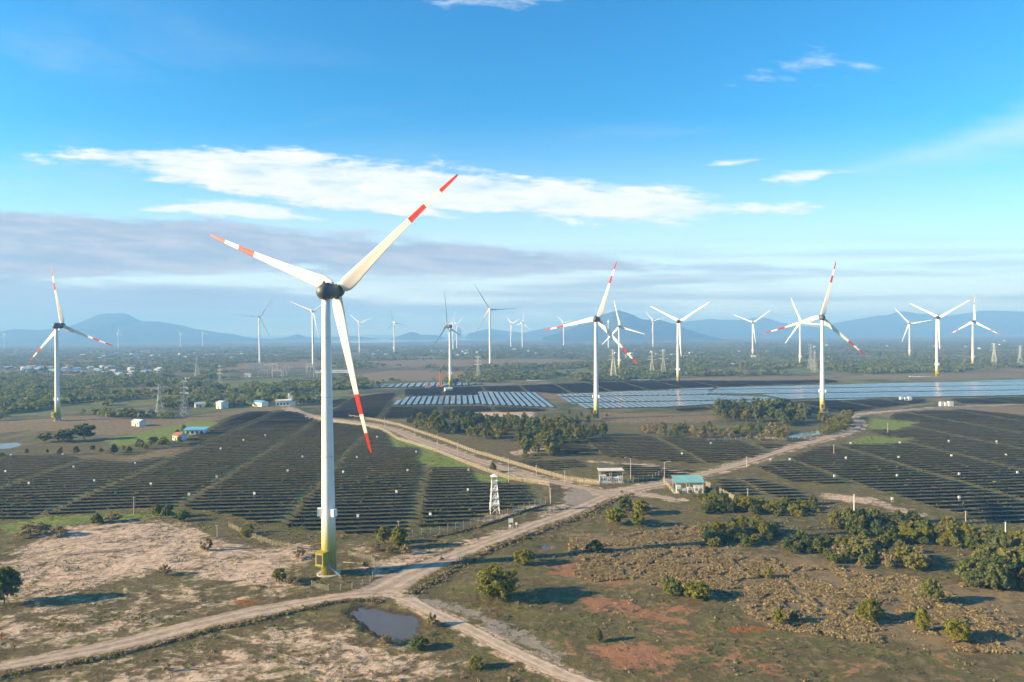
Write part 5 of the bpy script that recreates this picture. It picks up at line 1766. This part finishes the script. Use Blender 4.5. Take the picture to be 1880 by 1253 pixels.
shelter('transformer shelter with thin flat pale roof behind the fence', 1121, 886, 10.8, 4.0, 6.0, math.radians(3), M_PALER, 0.05, [(-3.9, -1, 2.9, 2.0, 3.2), (-1.0, -1, 2.2, 2.0, 2.4), (1.8, -0.8, 2.0, 2.0, 2.0), (4.2, -1, 2.0, 2.0, 2.8)])
shelter('transformer shelter with sloping teal roof beside the east road', 1263, 903, 12.0, 6.0, 5.8, math.radians(14), M_TEAL, -0.04, [(-4.6, -2, 1.9, 2.0, 3.0), (-2.4, -2, 1.6, 1.8, 1.8), (0.2, -2, 2.2, 2.0, 2.2), (4.0, -2, 4.0, 2.2, 3.2)])
shelter('small teal roofed shelter between the grove and blue panels', 1415, 744, 18.0, 6.0, 5.0, math.radians(8), M_TEAL, 0.0, [(-6, -1, 3, 2, 2.6), (0, -1, 3, 2, 2.6), (5, -1, 4, 2, 2.8)])


def box_group(px, py, label, offs):
    """stand-alone white inverter cabinets"""
    for dx_, w_, h_ in offs:
        x, y = G(px + dx_, py)
        t = thing('inverter_cabinet', label, 'cabinet', (x, y, Hf(x, y)), 0.1, label.split(' in ')[-1])
        mb = MB()
        mb.box((0, 0, h_ / 2 + 0.3), (w_, 2.2, h_))
        mb.build('body', M_WBOX, t)
        mb = MB()
        mb.box((0, 0, 0.15), (w_ + 0.5, 2.7, 0.3))
        mb.build('plinth', M_CONC, t)


box_group(1662, 736, 'white inverter cabinet in the row below the blue panels', [(-8, 2.4, 3.4), (0, 2.6, 3.0), (8, 4.0, 3.4)])
box_group(1736, 746, 'white inverter cabinet in the row beside the far dirt road', [(-8, 3.0, 3.6), (0, 2.6, 3.4), (9, 4.6, 4.0)])

# small white combiner boxes among the panel rows
BOX = [(10, 870), (53, 892), (173, 888), (135, 862), (115, 838), (20, 840), (248, 855), (277, 895), (383, 795), (405, 828), (347, 915), (398, 881), (467, 913), (555, 843), (528, 870), (655, 844), (692, 806), (748, 869), (859, 905), (657, 955), (790, 951), (728, 908), (860, 868), (764, 834), (630, 871), (447, 812), (487, 803),
       (1415, 848), (1450, 848), (1532, 880), (1553, 845), (1562, 818), (1647, 878), (1650, 844), (1652, 817), (1742, 814), (1747, 841), (1761, 876), (1761, 919), (1830, 815), (1847, 840), (1868, 873), (1638, 922), (1305, 818), (1252, 837)]
mb1, mb2 = MB(), MB()
mb1.box((0, 0, 1.75), (1.25, 0.5, 1.1))
mb1.box((0, 0, 2.34), (1.4, 0.7, 0.08))
for s in (-0.6, 0.6):
    mb2.box((s * 0.8, 0, 0.6), (0.12, 0.12, 1.3))
mA, mB_ = mb1.mesh('housing', M_WBOX), mb2.mesh('stand', M_STEEL)
for px, py in BOX:
    x, y = G(px, py)
    side = 'left' if px < 1000 else 'right' if px > 1380 else 'middle'
    t = thing('combiner_box', f'small white electrical box standing among the {side} field panel rows', 'electrical box', (x, y, Hf(x, y)), rnd.uniform(-0.1, 0.1), f'white boxes in the {side} field')
    t.scale = (0.72, 0.72, 0.8)
    link('housing', mA, t)
    link('stand', mB_, t)

# road signs by the gate track
x, y = G(938, 972)
t = thing('sign_board', 'white notice board on two posts beside the gate track', 'sign', (x, y, Hf(x, y)), 0.1)
mb = MB()
mb.box((0, 0, 3.1), (1.7, 0.08, 1.5))
mb.build('board', M_WBOX, t)
for s in (-0.75, 0.75):
    mb = MB()
    mb.box((s, 0.08, 1.6), (0.12, 0.08, 3.6))
    mb.build('post', M_WBOX, t)
for px, lb in ((936.5, 'low round sign under the white notice board'), (948, 'round white sign right of the notice board')):
    x, y = G(px, 973)
    t = thing('round_sign', lb, 'sign', (x, y - 0.6, Hf(x, y)), 0)
    mb = MB()
    hh = 1.5 if px < 940 else 2.3
    mb.lathe([(0.46, -0.03), (0.46, 0.03)], 16, Matrix.Translation((0, -0.06, hh)) @ Matrix.Rotation(math.pi / 2, 4, 'X'))
    mb.build('disc', M_WBOX, t)
    mb = MB()
    mb.bar((0, 0, -0.2), (0, 0, hh + 0.2), 0.06, 6)
    mb.build('post', M_STEEL, t)

# marker posts
for px, py, lb in ((841, 1030, 'stout grey marker post at the edge of the gate track'), (846, 1028, 'slim grey marker post beside the stout one on the gate track')):
    x, y = G(px, py)
    mb = MB()
    w1 = 0.32 if px < 843 else 0.16
    mb.box((0, 0, 0.75), (w1, w1, 1.7))
    mb.lathe([(w1 * 0.75, 1.6), (w1 * 0.5, 1.72), (0.02, 1.78)], 8)
    o = mb.build('marker_post', M_CONC)
    o.location = (x, y, Hf(x, y))
    tag(o, lb, 'post')

# motorbikes and riders
M_TYRE = tex('tyre_rubber', (0.02, 0.02, 0.02), None, 2.0, 0.8)
M_CLOTH = tex('rider_clothes', (0.07, 0.045, 0.045), (0.04, 0.03, 0.035), 4.0, 0.9, coord='obj')
M_BIKE = tex('bike_paint', (0.12, 0.03, 0.03), (0.07, 0.02, 0.02), 3.0, 0.4)


def skin_body(name, mat, V_, E_, Rd):
    me = bpy.data.meshes.new(name)
    me.from_pydata(V_, E_, [])
    me.materials.append(mat)
    o = link(name, me)
    sk = o.modifiers.new('skin', 'SKIN')
    for i, v in enumerate(me.skin_vertices[0].data):
        v.radius = (Rd[i], Rd[i])
        v.use_root = i == 0
    sb = o.modifiers.new('sub', 'SUBSURF')
    sb.levels = sb.render_levels = 1
    return o


def rider(px, py, rz, lb_bike, lb_rider):
    x, y = G(px, py)
    z = Hf(x, y) + 0.13
    b = thing('motorbike', lb_bike, 'motorbike', (x, y, z), rz, 'motorbikes on the tracks')
    for s in (-0.62, 0.62):
        mb = MB()
        n = 16
        for k in range(n):
            a1, a2 = 2 * math.pi * k / n, 2 * math.pi * (k + 1) / n
            mb.bar((s + 0.27 * math.cos(a1), 0, 0.32 + 0.27 * math.sin(a1)), (s + 0.27 * math.cos(a2), 0, 0.32 + 0.27 * math.sin(a2)), 0.055, 6, cap=False)
        for k in range(6):
            a1 = math.pi * k / 3
            mb.bar((s, 0, 0.32), (s + 0.25 * math.cos(a1), 0, 0.32 + 0.25 * math.sin(a1)), 0.012, 3, cap=False)
        mb.build('wheel', M_TYRE, b)
    mb = MB()
    mb.box((0.0, 0, 0.50), (0.75, 0.26, 0.28))
    mb.bar((0.62, 0, 0.32), (0.42, 0, 0.98), 0.06, 6)
    mb.bar((-0.62, 0, 0.34), (-0.2, 0, 0.6), 0.05, 6)
    mb.bar((0.42, -0.32, 1.0), (0.42, 0.32, 1.0), 0.025, 6)
    mb.box((0.50, 0, 0.85), (0.14, 0.22, 0.24))
    mb.build('frame', M_BIKE, b)
    mb = MB()
    mb.box((-0.22, 0, 0.72), (0.75, 0.24, 0.12))
    mb.build('seat', M_TYRE, b)
    Vb = [(-0.12, 0, 0.88), (-0.10, 0, 1.12), (-0.04, 0, 1.36), (0.0, 0, 1.48), (0.04, 0, 1.62), (0.05, 0, 1.72),
          (-0.03, 0.18, 1.36), (0.14, 0.25, 1.16), (0.38, 0.27, 1.06), (-0.03, -0.18, 1.36), (0.14, -0.25, 1.16), (0.38, -0.27, 1.06),
          (0.22, 0.16, 0.82), (0.18, 0.18, 0.42), (0.32, 0.18, 0.38), (0.22, -0.16, 0.82), (0.18, -0.18, 0.42), (0.32, -0.18, 0.38)]
    Eb = [(0, 1), (1, 2), (2, 3), (3, 4), (4, 5), (2, 6), (6, 7), (7, 8), (2, 9), (9, 10), (10, 11), (0, 12), (12, 13), (13, 14), (0, 15), (15, 16), (16, 17)]
    Rb = [0.15, 0.15, 0.14, 0.06, 0.10, 0.09, 0.07, 0.05, 0.04, 0.07, 0.05, 0.04, 0.09, 0.06, 0.05, 0.09, 0.06, 0.05]
    p = skin_body('person', M_CLOTH, Vb, Eb, Rb)
    p.location, p.rotation_euler = (x, y, z), (0, 0, rz)
    tag(p, lb_rider, 'person', 'riders on the tracks')


rider(811, 1030, math.radians(205), 'dark red motorbike on the shaded stretch of the gate track', 'rider in dark clothes sitting on the motorbike near the fork')
rider(1142, 906, math.radians(160), 'motorbike crossing the gate yard', 'rider in dark clothes sitting on the gate yard motorbike')

# rusty gear and pipe beside the turbine foot
M_RUST = tex('rust', (0.28, 0.075, 0.035), (0.16, 0.05, 0.03), 2.0, 0.9)
x, y = G(675, 1048)
mb = MB()
for i in range(7):
    an = rnd.uniform(0, 3.1)
    c = Vector((rnd.uniform(-0.8, 0.8), rnd.uniform(-0.6, 0.6), 0.3 + 0.28 * i))
    dv = Vector((math.cos(an), math.sin(an), rnd.uniform(-0.2, 0.4))) * 0.9
    mb.bar(c - dv, c + dv, 0.16, 6)
o = mb.build('scrap_heap', M_RUST)
o.location = (x, y, Hf(x, y))
tag(o, 'rusty heap of metal scrap beside the turbine fence', 'scrap')
x, y = G(655, 1036)
t = thing('water_pipe', 'pale pipe with a dark valve lying behind the rusty heap', 'pipe', (x, y, Hf(x, y) + 0.3), -0.25)
mb = MB()
mb.bar((-4.6, 0, 0), (2.2, 0, 0.1), 0.14, 8)
mb.build('tube', M_POST, t)
mb = MB()
mb.lathe([(0.3, -0.35), (0.42, 0), (0.3, 0.4), (0.1, 0.6)], 10, Matrix.Translation((2.4, 0, 0.2)))
mb.bar((2.6, 0, 0.2), (3.6, 0.2, 0.3), 0.2, 8)
mb.build('valve', M_DARK, t)

# transmission pylons
mb = MB()
lattice(mb, 3.6, 1.1, 0, 22, 5, 0.17)
lattice(mb, 1.1, 0.9, 22, 34, 4, 0.14)
PY_B = mb.mesh('lattice_body', M_STEEL)
arms = []
for z, l in ((22.5, 6.5), (27.5, 5.0), (33.5, 4.2)):
    mb = MB()
    for sg in (-1, 1):
        for sy in (-0.9, 0.9):
            mb.bar((0, sy, z), (sg * l, 0, z + 0.2), 0.14, 4)
            mb.bar((0, sy, z + 1.4), (sg * l, 0, z + 0.2), 0.11, 4)
        mb.bar((sg * l, 0, z + 0.2), (sg * l, 0, z - 1.4), 0.12, 4)
    arms.append(mb.mesh('crossarm', M_STEEL))
for px, py, hp, lb in [(339, 766, 68, 'biggest lattice pylon beside the green plot'), (293, 758, 54, 'slender lattice pylon left of the biggest one'), (404, 713, 42, 'hazy lattice pylon above the left field'), (362, 694, 42, 'faint lattice pylon beyond the village edge'),
                       (1126, 697, 56, 'faint lattice pylon between the two middle turbines'), (1197, 688, 42, 'left one of the twin pylons before the V turbine'), (1218, 687, 44, 'right one of the twin pylons before the V turbine'), (1489, 678, 46, 'left one of the paired pylons near the road-bend turbine'),
                       (1496, 684, 42, 'right one of the paired pylons near the road-bend turbine'), (1825, 668, 38, 'faint pylon right of the upright-bladed turbine'), (1873, 670, 36, 'faint pylon at the right edge of the plain'), (878, 698, 44, 'faint pylon right of the edge-on turbine')]:
    x, y = G(px, py)
    s = hp * y / F_PX / 35.0
    t = thing('transmission_pylon', lb, 'pylon', (x, y, 0), rnd.uniform(-0.5, 0.5), 'transmission pylons')
    t.scale = (s, s, s)
    link('lattice_body', PY_B, t)
    for m_ in arms:
        link('crossarm', m_, t)

# substation gantries
mb = MB()
mb.bar((0, 0, 0), (0, 0, 13), 0.35, 4)
mb.bar((0, 0, 12.9), (0, 0, 18), 0.14, 4)
colm = mb.mesh('column', M_STEEL)
mb = MB()
mb.box((0, 0, 12.5), (16, 0.9, 0.8))
for k in range(-2, 3):
    mb.bar((k * 3.2, 0, 12.2), (k * 3.2, 0, 10.5), 0.18, 5)
beam = mb.mesh('beam', M_STEEL)
for i in range(26):
    px, py = rnd.uniform(450, 598), rnd.uniform(676, 699)
    if 588 < px < 622:
        continue
    x, y = G(px, py)
    t = thing('substation_gantry', 'pale steel gantry in the hazy substation left of the largest tower', 'gantry', (x, y, 0), rnd.choice((0.0, 0.2, 1.5)), 'gantries of the substation')
    for s in (-8, 8):
        link('column', colm, t, (s, 0, 0))
    link('beam', beam, t)

# buildings
M_WALLW = tex('white_wall', (0.76, 0.73, 0.66), (0.64, 0.61, 0.55), 0.4, 0.85)
M_WALLC = tex('cream_wall', (0.60, 0.52, 0.40), (0.50, 0.43, 0.33), 0.4, 0.85)
M_RTIN = tex('tin_roof', (0.55, 0.57, 0.60), (0.44, 0.46, 0.50), 0.3, 0.45)
M_RRED = tex('tile_roof', (0.34, 0.13, 0.08), (0.25, 0.10, 0.065), 0.5, 0.8)
M_RBLUE = tex('blue_roof', (0.16, 0.40, 0.55), (0.12, 0.32, 0.46), 0.5, 0.5)
M_GLZ = tex('window_dark', (0.04, 0.05, 0.06), None, 1.0, 0.2)


def gable(W_, D_, Hh_, rise):
    a = MB()
    a.box((0, 0, Hh_ / 2), (W_, D_, Hh_))
    a.add([(-W_ / 2, -D_ / 2, Hh_), (-W_ / 2, D_ / 2, Hh_), (-W_ / 2, 0, Hh_ + rise * 0.96), (W_ / 2, -D_ / 2, Hh_), (W_ / 2, D_ / 2, Hh_), (W_ / 2, 0, Hh_ + rise * 0.96)], [(0, 2, 1), (3, 4, 5)])
    r = MB()
    o, th_ = 0.5, 0.15
    for sg in (-1, 1):
        y0, z0 = sg * (D_ / 2 + o), Hh_ - rise * o / (D_ / 2)
        r.add([(-W_ / 2 - o, 0, Hh_ + rise), (W_ / 2 + o, 0, Hh_ + rise), (W_ / 2 + o, y0, z0), (-W_ / 2 - o, y0, z0),
               (-W_ / 2 - o, 0, Hh_ + rise + th_), (W_ / 2 + o, 0, Hh_ + rise + th_), (W_ / 2 + o, y0, z0 + th_), (-W_ / 2 - o, y0, z0 + th_)],
              [(0, 1, 2, 3), (7, 6, 5, 4), (0, 4, 5, 1), (1, 5, 6, 2), (2, 6, 7, 3), (3, 7, 4, 0)])
    wn = MB()
    for k in (-0.3, 0.3):
        wn.box((k * W_, -D_ / 2 - 0.03, Hh_ * 0.55), (1.2, 0.08, 1.2))
    wn.box((0, -D_ / 2 - 0.03, 1.05), (1.1, 0.08, 2.1))
    return a, r, wn


HOUSE = []
for W_, D_, Hh_, rise, wm, rm in ((9, 6, 3.6, 1.5, M_WALLW, M_RTIN), (7, 6, 3.4, 1.6, M_WALLW, M_RRED), (12, 7, 3.8, 1.5, M_WALLC, M_RTIN), (8, 8, 6.2, 1.2, M_WALLW, M_RTIN), (14, 8, 4.2, 1.4, M_WALLW, M_RBLUE)):
    a, r, wn = gable(W_, D_, Hh_, rise)
    HOUSE.append((a.mesh('wall', wm), r.mesh('roof', rm), wn.mesh('openings', M_GLZ)))


def house(px, py, lb, grp, k=None, sc=1.0):
    x, y = G(px, py)
    h = HOUSE[rnd.randrange(5) if k is None else k]
    t = thing('house', lb, 'house', (x, y, 0), rnd.uniform(-0.6, 0.6), grp)
    t.scale = (sc, sc, sc)
    for nm, me in zip(('wall', 'roof', 'openings'), h):
        link(nm, me, t)


def hscatter(n, x0, x1, y0, y1, lb, grp):
    for _ in range(n):
        house(rnd.uniform(x0, x1), rnd.triangular(y0, y1, (y0 + y1) / 2), lb, grp)


hscatter(26, 0, 120, 672, 688, 'small pale house in the left part of the hazy village', 'village houses at the left')
hscatter(36, 112, 300, 670, 694, 'small pale house in the village right of the left turbine', 'village houses right of the left turbine')
hscatter(24, 150, 460, 645, 664, 'tiny house in the hazy belt behind the village', 'tiny houses behind the village')
hscatter(20, 640, 1000, 640, 656, 'tiny house in the mist behind the crane', 'tiny houses behind the crane')
hscatter(22, 1120, 1440, 640, 660, 'tiny house in the mist below the conical mountain', 'tiny houses below the conical mountain')
hscatter(14, 1450, 1880, 622, 650, 'tiny house far out on the right plain', 'tiny houses on the right plain')
for px, py, lb, k in ((345, 700, 'white shed above the biggest pylon', 0), (456, 692, 'white shed at the left end of the substation', 2), (367, 748, 'small house with pale roof near the biggest pylon', 0), (408, 750, 'small white house beside the palm belt', 3), (478, 746, 'green-blue roofed shed by the left field', 4),
                      (255, 782, 'white shed alone on the brown plot', 0), (586, 738, 'white hut just left of the largest tower', 3), (330, 808, 'hut beside the farm trees', 1)):
    house(px, py, lb, None, k)
# farm shed with blue roof
x, y = G(360, 797)
t = thing('farm_shed', 'long farm shed with a sloping blue roof beside the green plot', 'shed', (x, y, 0), 0.06)
mb = MB()
mb.box((0, 0, 1.6), (14, 5, 3.2))
mb.build('wall', M_WALLW, t)
mb = MB()
mb.box((0, 0.4, 4.0), (16, 8.0, 0.15), M=Matrix.Rotation(0.16, 3, 'X'))
mb.build('roof', M_RBLUE, t)
for i in range(4):
    mb = MB()
    mb.box((-5 + i * 3.3, -2.53, 1.4), (1.6, 0.08, 2.0))
    mb.build('opening', M_GLZ, t)
# white villa with stair tower
x, y = G(526, 745)
t = thing('villa', 'white flat roofed villa with a stair tower left of the largest tower', 'building', (x, y, 0), 0.12)
mb = MB()
mb.box((-2.5, 0, 2.6), (14, 9, 5.2))
mb.box((-2.5, 0, 5.5), (15.5, 10.5, 0.6))
mb.box((6.5, 0.5, 2.0), (5, 8, 4.0))
mb.build('wall', M_WALLW, t)
mb = MB()
mb.box((3.6, 1, 6.0), (4.2, 4.2, 6.4))
mb.box((3.6, 1, 9.35), (4.8, 4.8, 0.4))
mb.lathe([(0.9, 9.5), (1.0, 11.4), (0.3, 12.0)], 12, Matrix.Translation((2.5, 1, 0)))
mb.build('stair_tower', M_WALLW, t)
for i in range(4):
    mb = MB()
    mb.box((-7.5 + i * 3.2, -4.53, 2.2), (1.7, 0.1, 2.2))
    mb.build('window', M_GLZ, t)
# far tower block
x, y = G(843, 622)
d_ = 9200.0
x = (843 - 940) / F_PX * d_
t = thing('tower_block', 'pale twin tower block standing on the horizon', 'building', (x, d_, 0), 0.3)
mb = MB()
mb.box((-16, 0, 78), (26, 24, 156))
mb.box((16, 6, 72), (26, 24, 144))
mb.box((0, 0, 9), (80, 50, 18))
mb.build('wall', M_WALLC, t)
mb = MB()
for k in range(14):
    for cx, cy in ((-16, -12.1), (16, -6.1)):
        mb.box((cx, cy, 26 + k * 8.6), (23, 0.3, 3.2))
tag(mb.build('window_bands', M_GLZ, t), None, None, kind='stuff')
# stored blades and low pale sheds
for px, py, w_, lb in ((1180, 699, 38, 'long white turbine blade lying by the far panels'), (985, 700, 32, 'white turbine blade lying left of the dark blocks'), (1490, 671, 40, 'white turbine blade lying under the paired pylons'), (1690, 693, 36, 'white turbine blade lying behind the blue panels')):
    x, y = G(px, py)
    o = link('stored_blade', BLADES[False])
    s = w_ / 51.0
    o.matrix_world = Matrix.Translation((x - w_ / 2, y, 1.2)) @ Matrix.Rotation(math.pi / 2, 4, 'Y') @ Matrix.Scale(s, 4)
    tag(o, lb, 'blade')
for px, py, w_, lb in ((1354, 672, 28, 'long pale shed in the haze below the pale ridge'), (1392, 673, 16, 'shorter pale shed right of the long one'), (610, 685, 60, 'long low white wall behind the largest tower')):
    x, y = G(px, py)
    a, r, wn = gable(w_, 9, 4.0, 1.2)
    t = thing('long_shed', lb, 'shed', (x, y, 0), 0.05)
    a.build('wall', M_WALLW, t)
    r.build('roof', M_RTIN, t)
# crane
M_ORANGE = tex('crane_orange', (0.62, 0.20, 0.035), (0.50, 0.16, 0.03), 1.0, 0.55)
x, y = G(809, 713)
t = thing('crawler_crane', 'orange crawler crane with dark upper jib beside the edge-on turbine', 'crane', (x, y, 0), 0)
mb = MB()
for s in (-2.4, 2.4):
    mb.box((0, s, 0.7), (8, 1.3, 1.4))
    mb.lathe([(0.7, -0.65), (0.7, 0.65)], 12, Matrix.Translation((-4, s, 0.7)) @ Matrix.Rotation(math.pi / 2, 4, 'X'))
    mb.lathe([(0.7, -0.65), (0.7, 0.65)], 12, Matrix.Translation((4, s, 0.7)) @ Matrix.Rotation(math.pi / 2, 4, 'X'))
mb.build('crawler_track', M_DARK, t)
mb = MB()
mb.box((-0.5, 0, 2.7), (7, 3.4, 2.2))
mb.box((2.4, -1.4, 3.6), (2.0, 1.2, 2.2))
mb.box((-4.2, 0, 2.9), (2.2, 4.4, 2.0))
mb.build('cab', M_ORANGE, t)
mb = MB()
lattice(mb, 1.5, 1.2, 3.2, 20, 6, 0.32)
mb.build('boom', M_ORANGE, t)
mb = MB()
mb.bar((0, 0, 20), (0, 0, 25), 1.1, 6, 0.9)
mb.bar((0, 0, 24.5), (6.5, 0, 32), 0.7, 6, 0.4)
mb.bar((-1, 0, 24), (-14, 0, 21), 0.25, 4)
mb.build('jib', M_DARK, t)
# site sheds at the crane
for px, py, lb, k in ((823, 719, 'white site hut below the edge-on turbine', 0), (786, 715, 'white site truck shed left of the crane', 1)):
    house(px, py, lb, None, k, 1.0)
# red stakes at the left edge
for px, py, lb in ((26, 1197, 'red stake standing on the dark flat at the left edge'), (2, 1175, 'red and white stake cut by the left edge')):
    x, y = G(px, py)
    mb = MB()
    mb.bar((0, 0, -0.1), (0.1, 0, 1.6), 0.08, 6)
    mb.box((0.12, 0, 1.35), (0.35, 0.05, 0.4))
    o = mb.build('marker_stake', M_RUST if px > 10 else M_BRED)
    o.location = (x, y, Hf(x, y))
    tag(o, lb, 'stake')

# ------------------------------------------------------------------ the hazy air
hm = bpy.data.materials.new('haze_air')
hm.use_nodes = True
t = NT(hm.node_tree)
pv = t.n('ShaderNodeVolumePrincipled')
pv.inputs['Color'].default_value = (0.20, 0.48, 1.0, 1)
pv.inputs['Density'].default_value = 0.00020
pv.inputs['Absorption Color'].default_value = (0.22, 0.22, 0.22, 1)
pv.inputs['Anisotropy'].default_value = 0.0
pv.inputs['Density Attribute'].default_value = ''
t.t.links.new(pv.outputs[0], t.n('ShaderNodeOutputMaterial').inputs['Volume'])
mb = MB()
mb.box((0, 6000, 194.5), (42000, 24000, 395))
o = mb.build('haze', hm)
tag(o, 'blue morning haze lying over the plain', 'haze', kind='stuff')
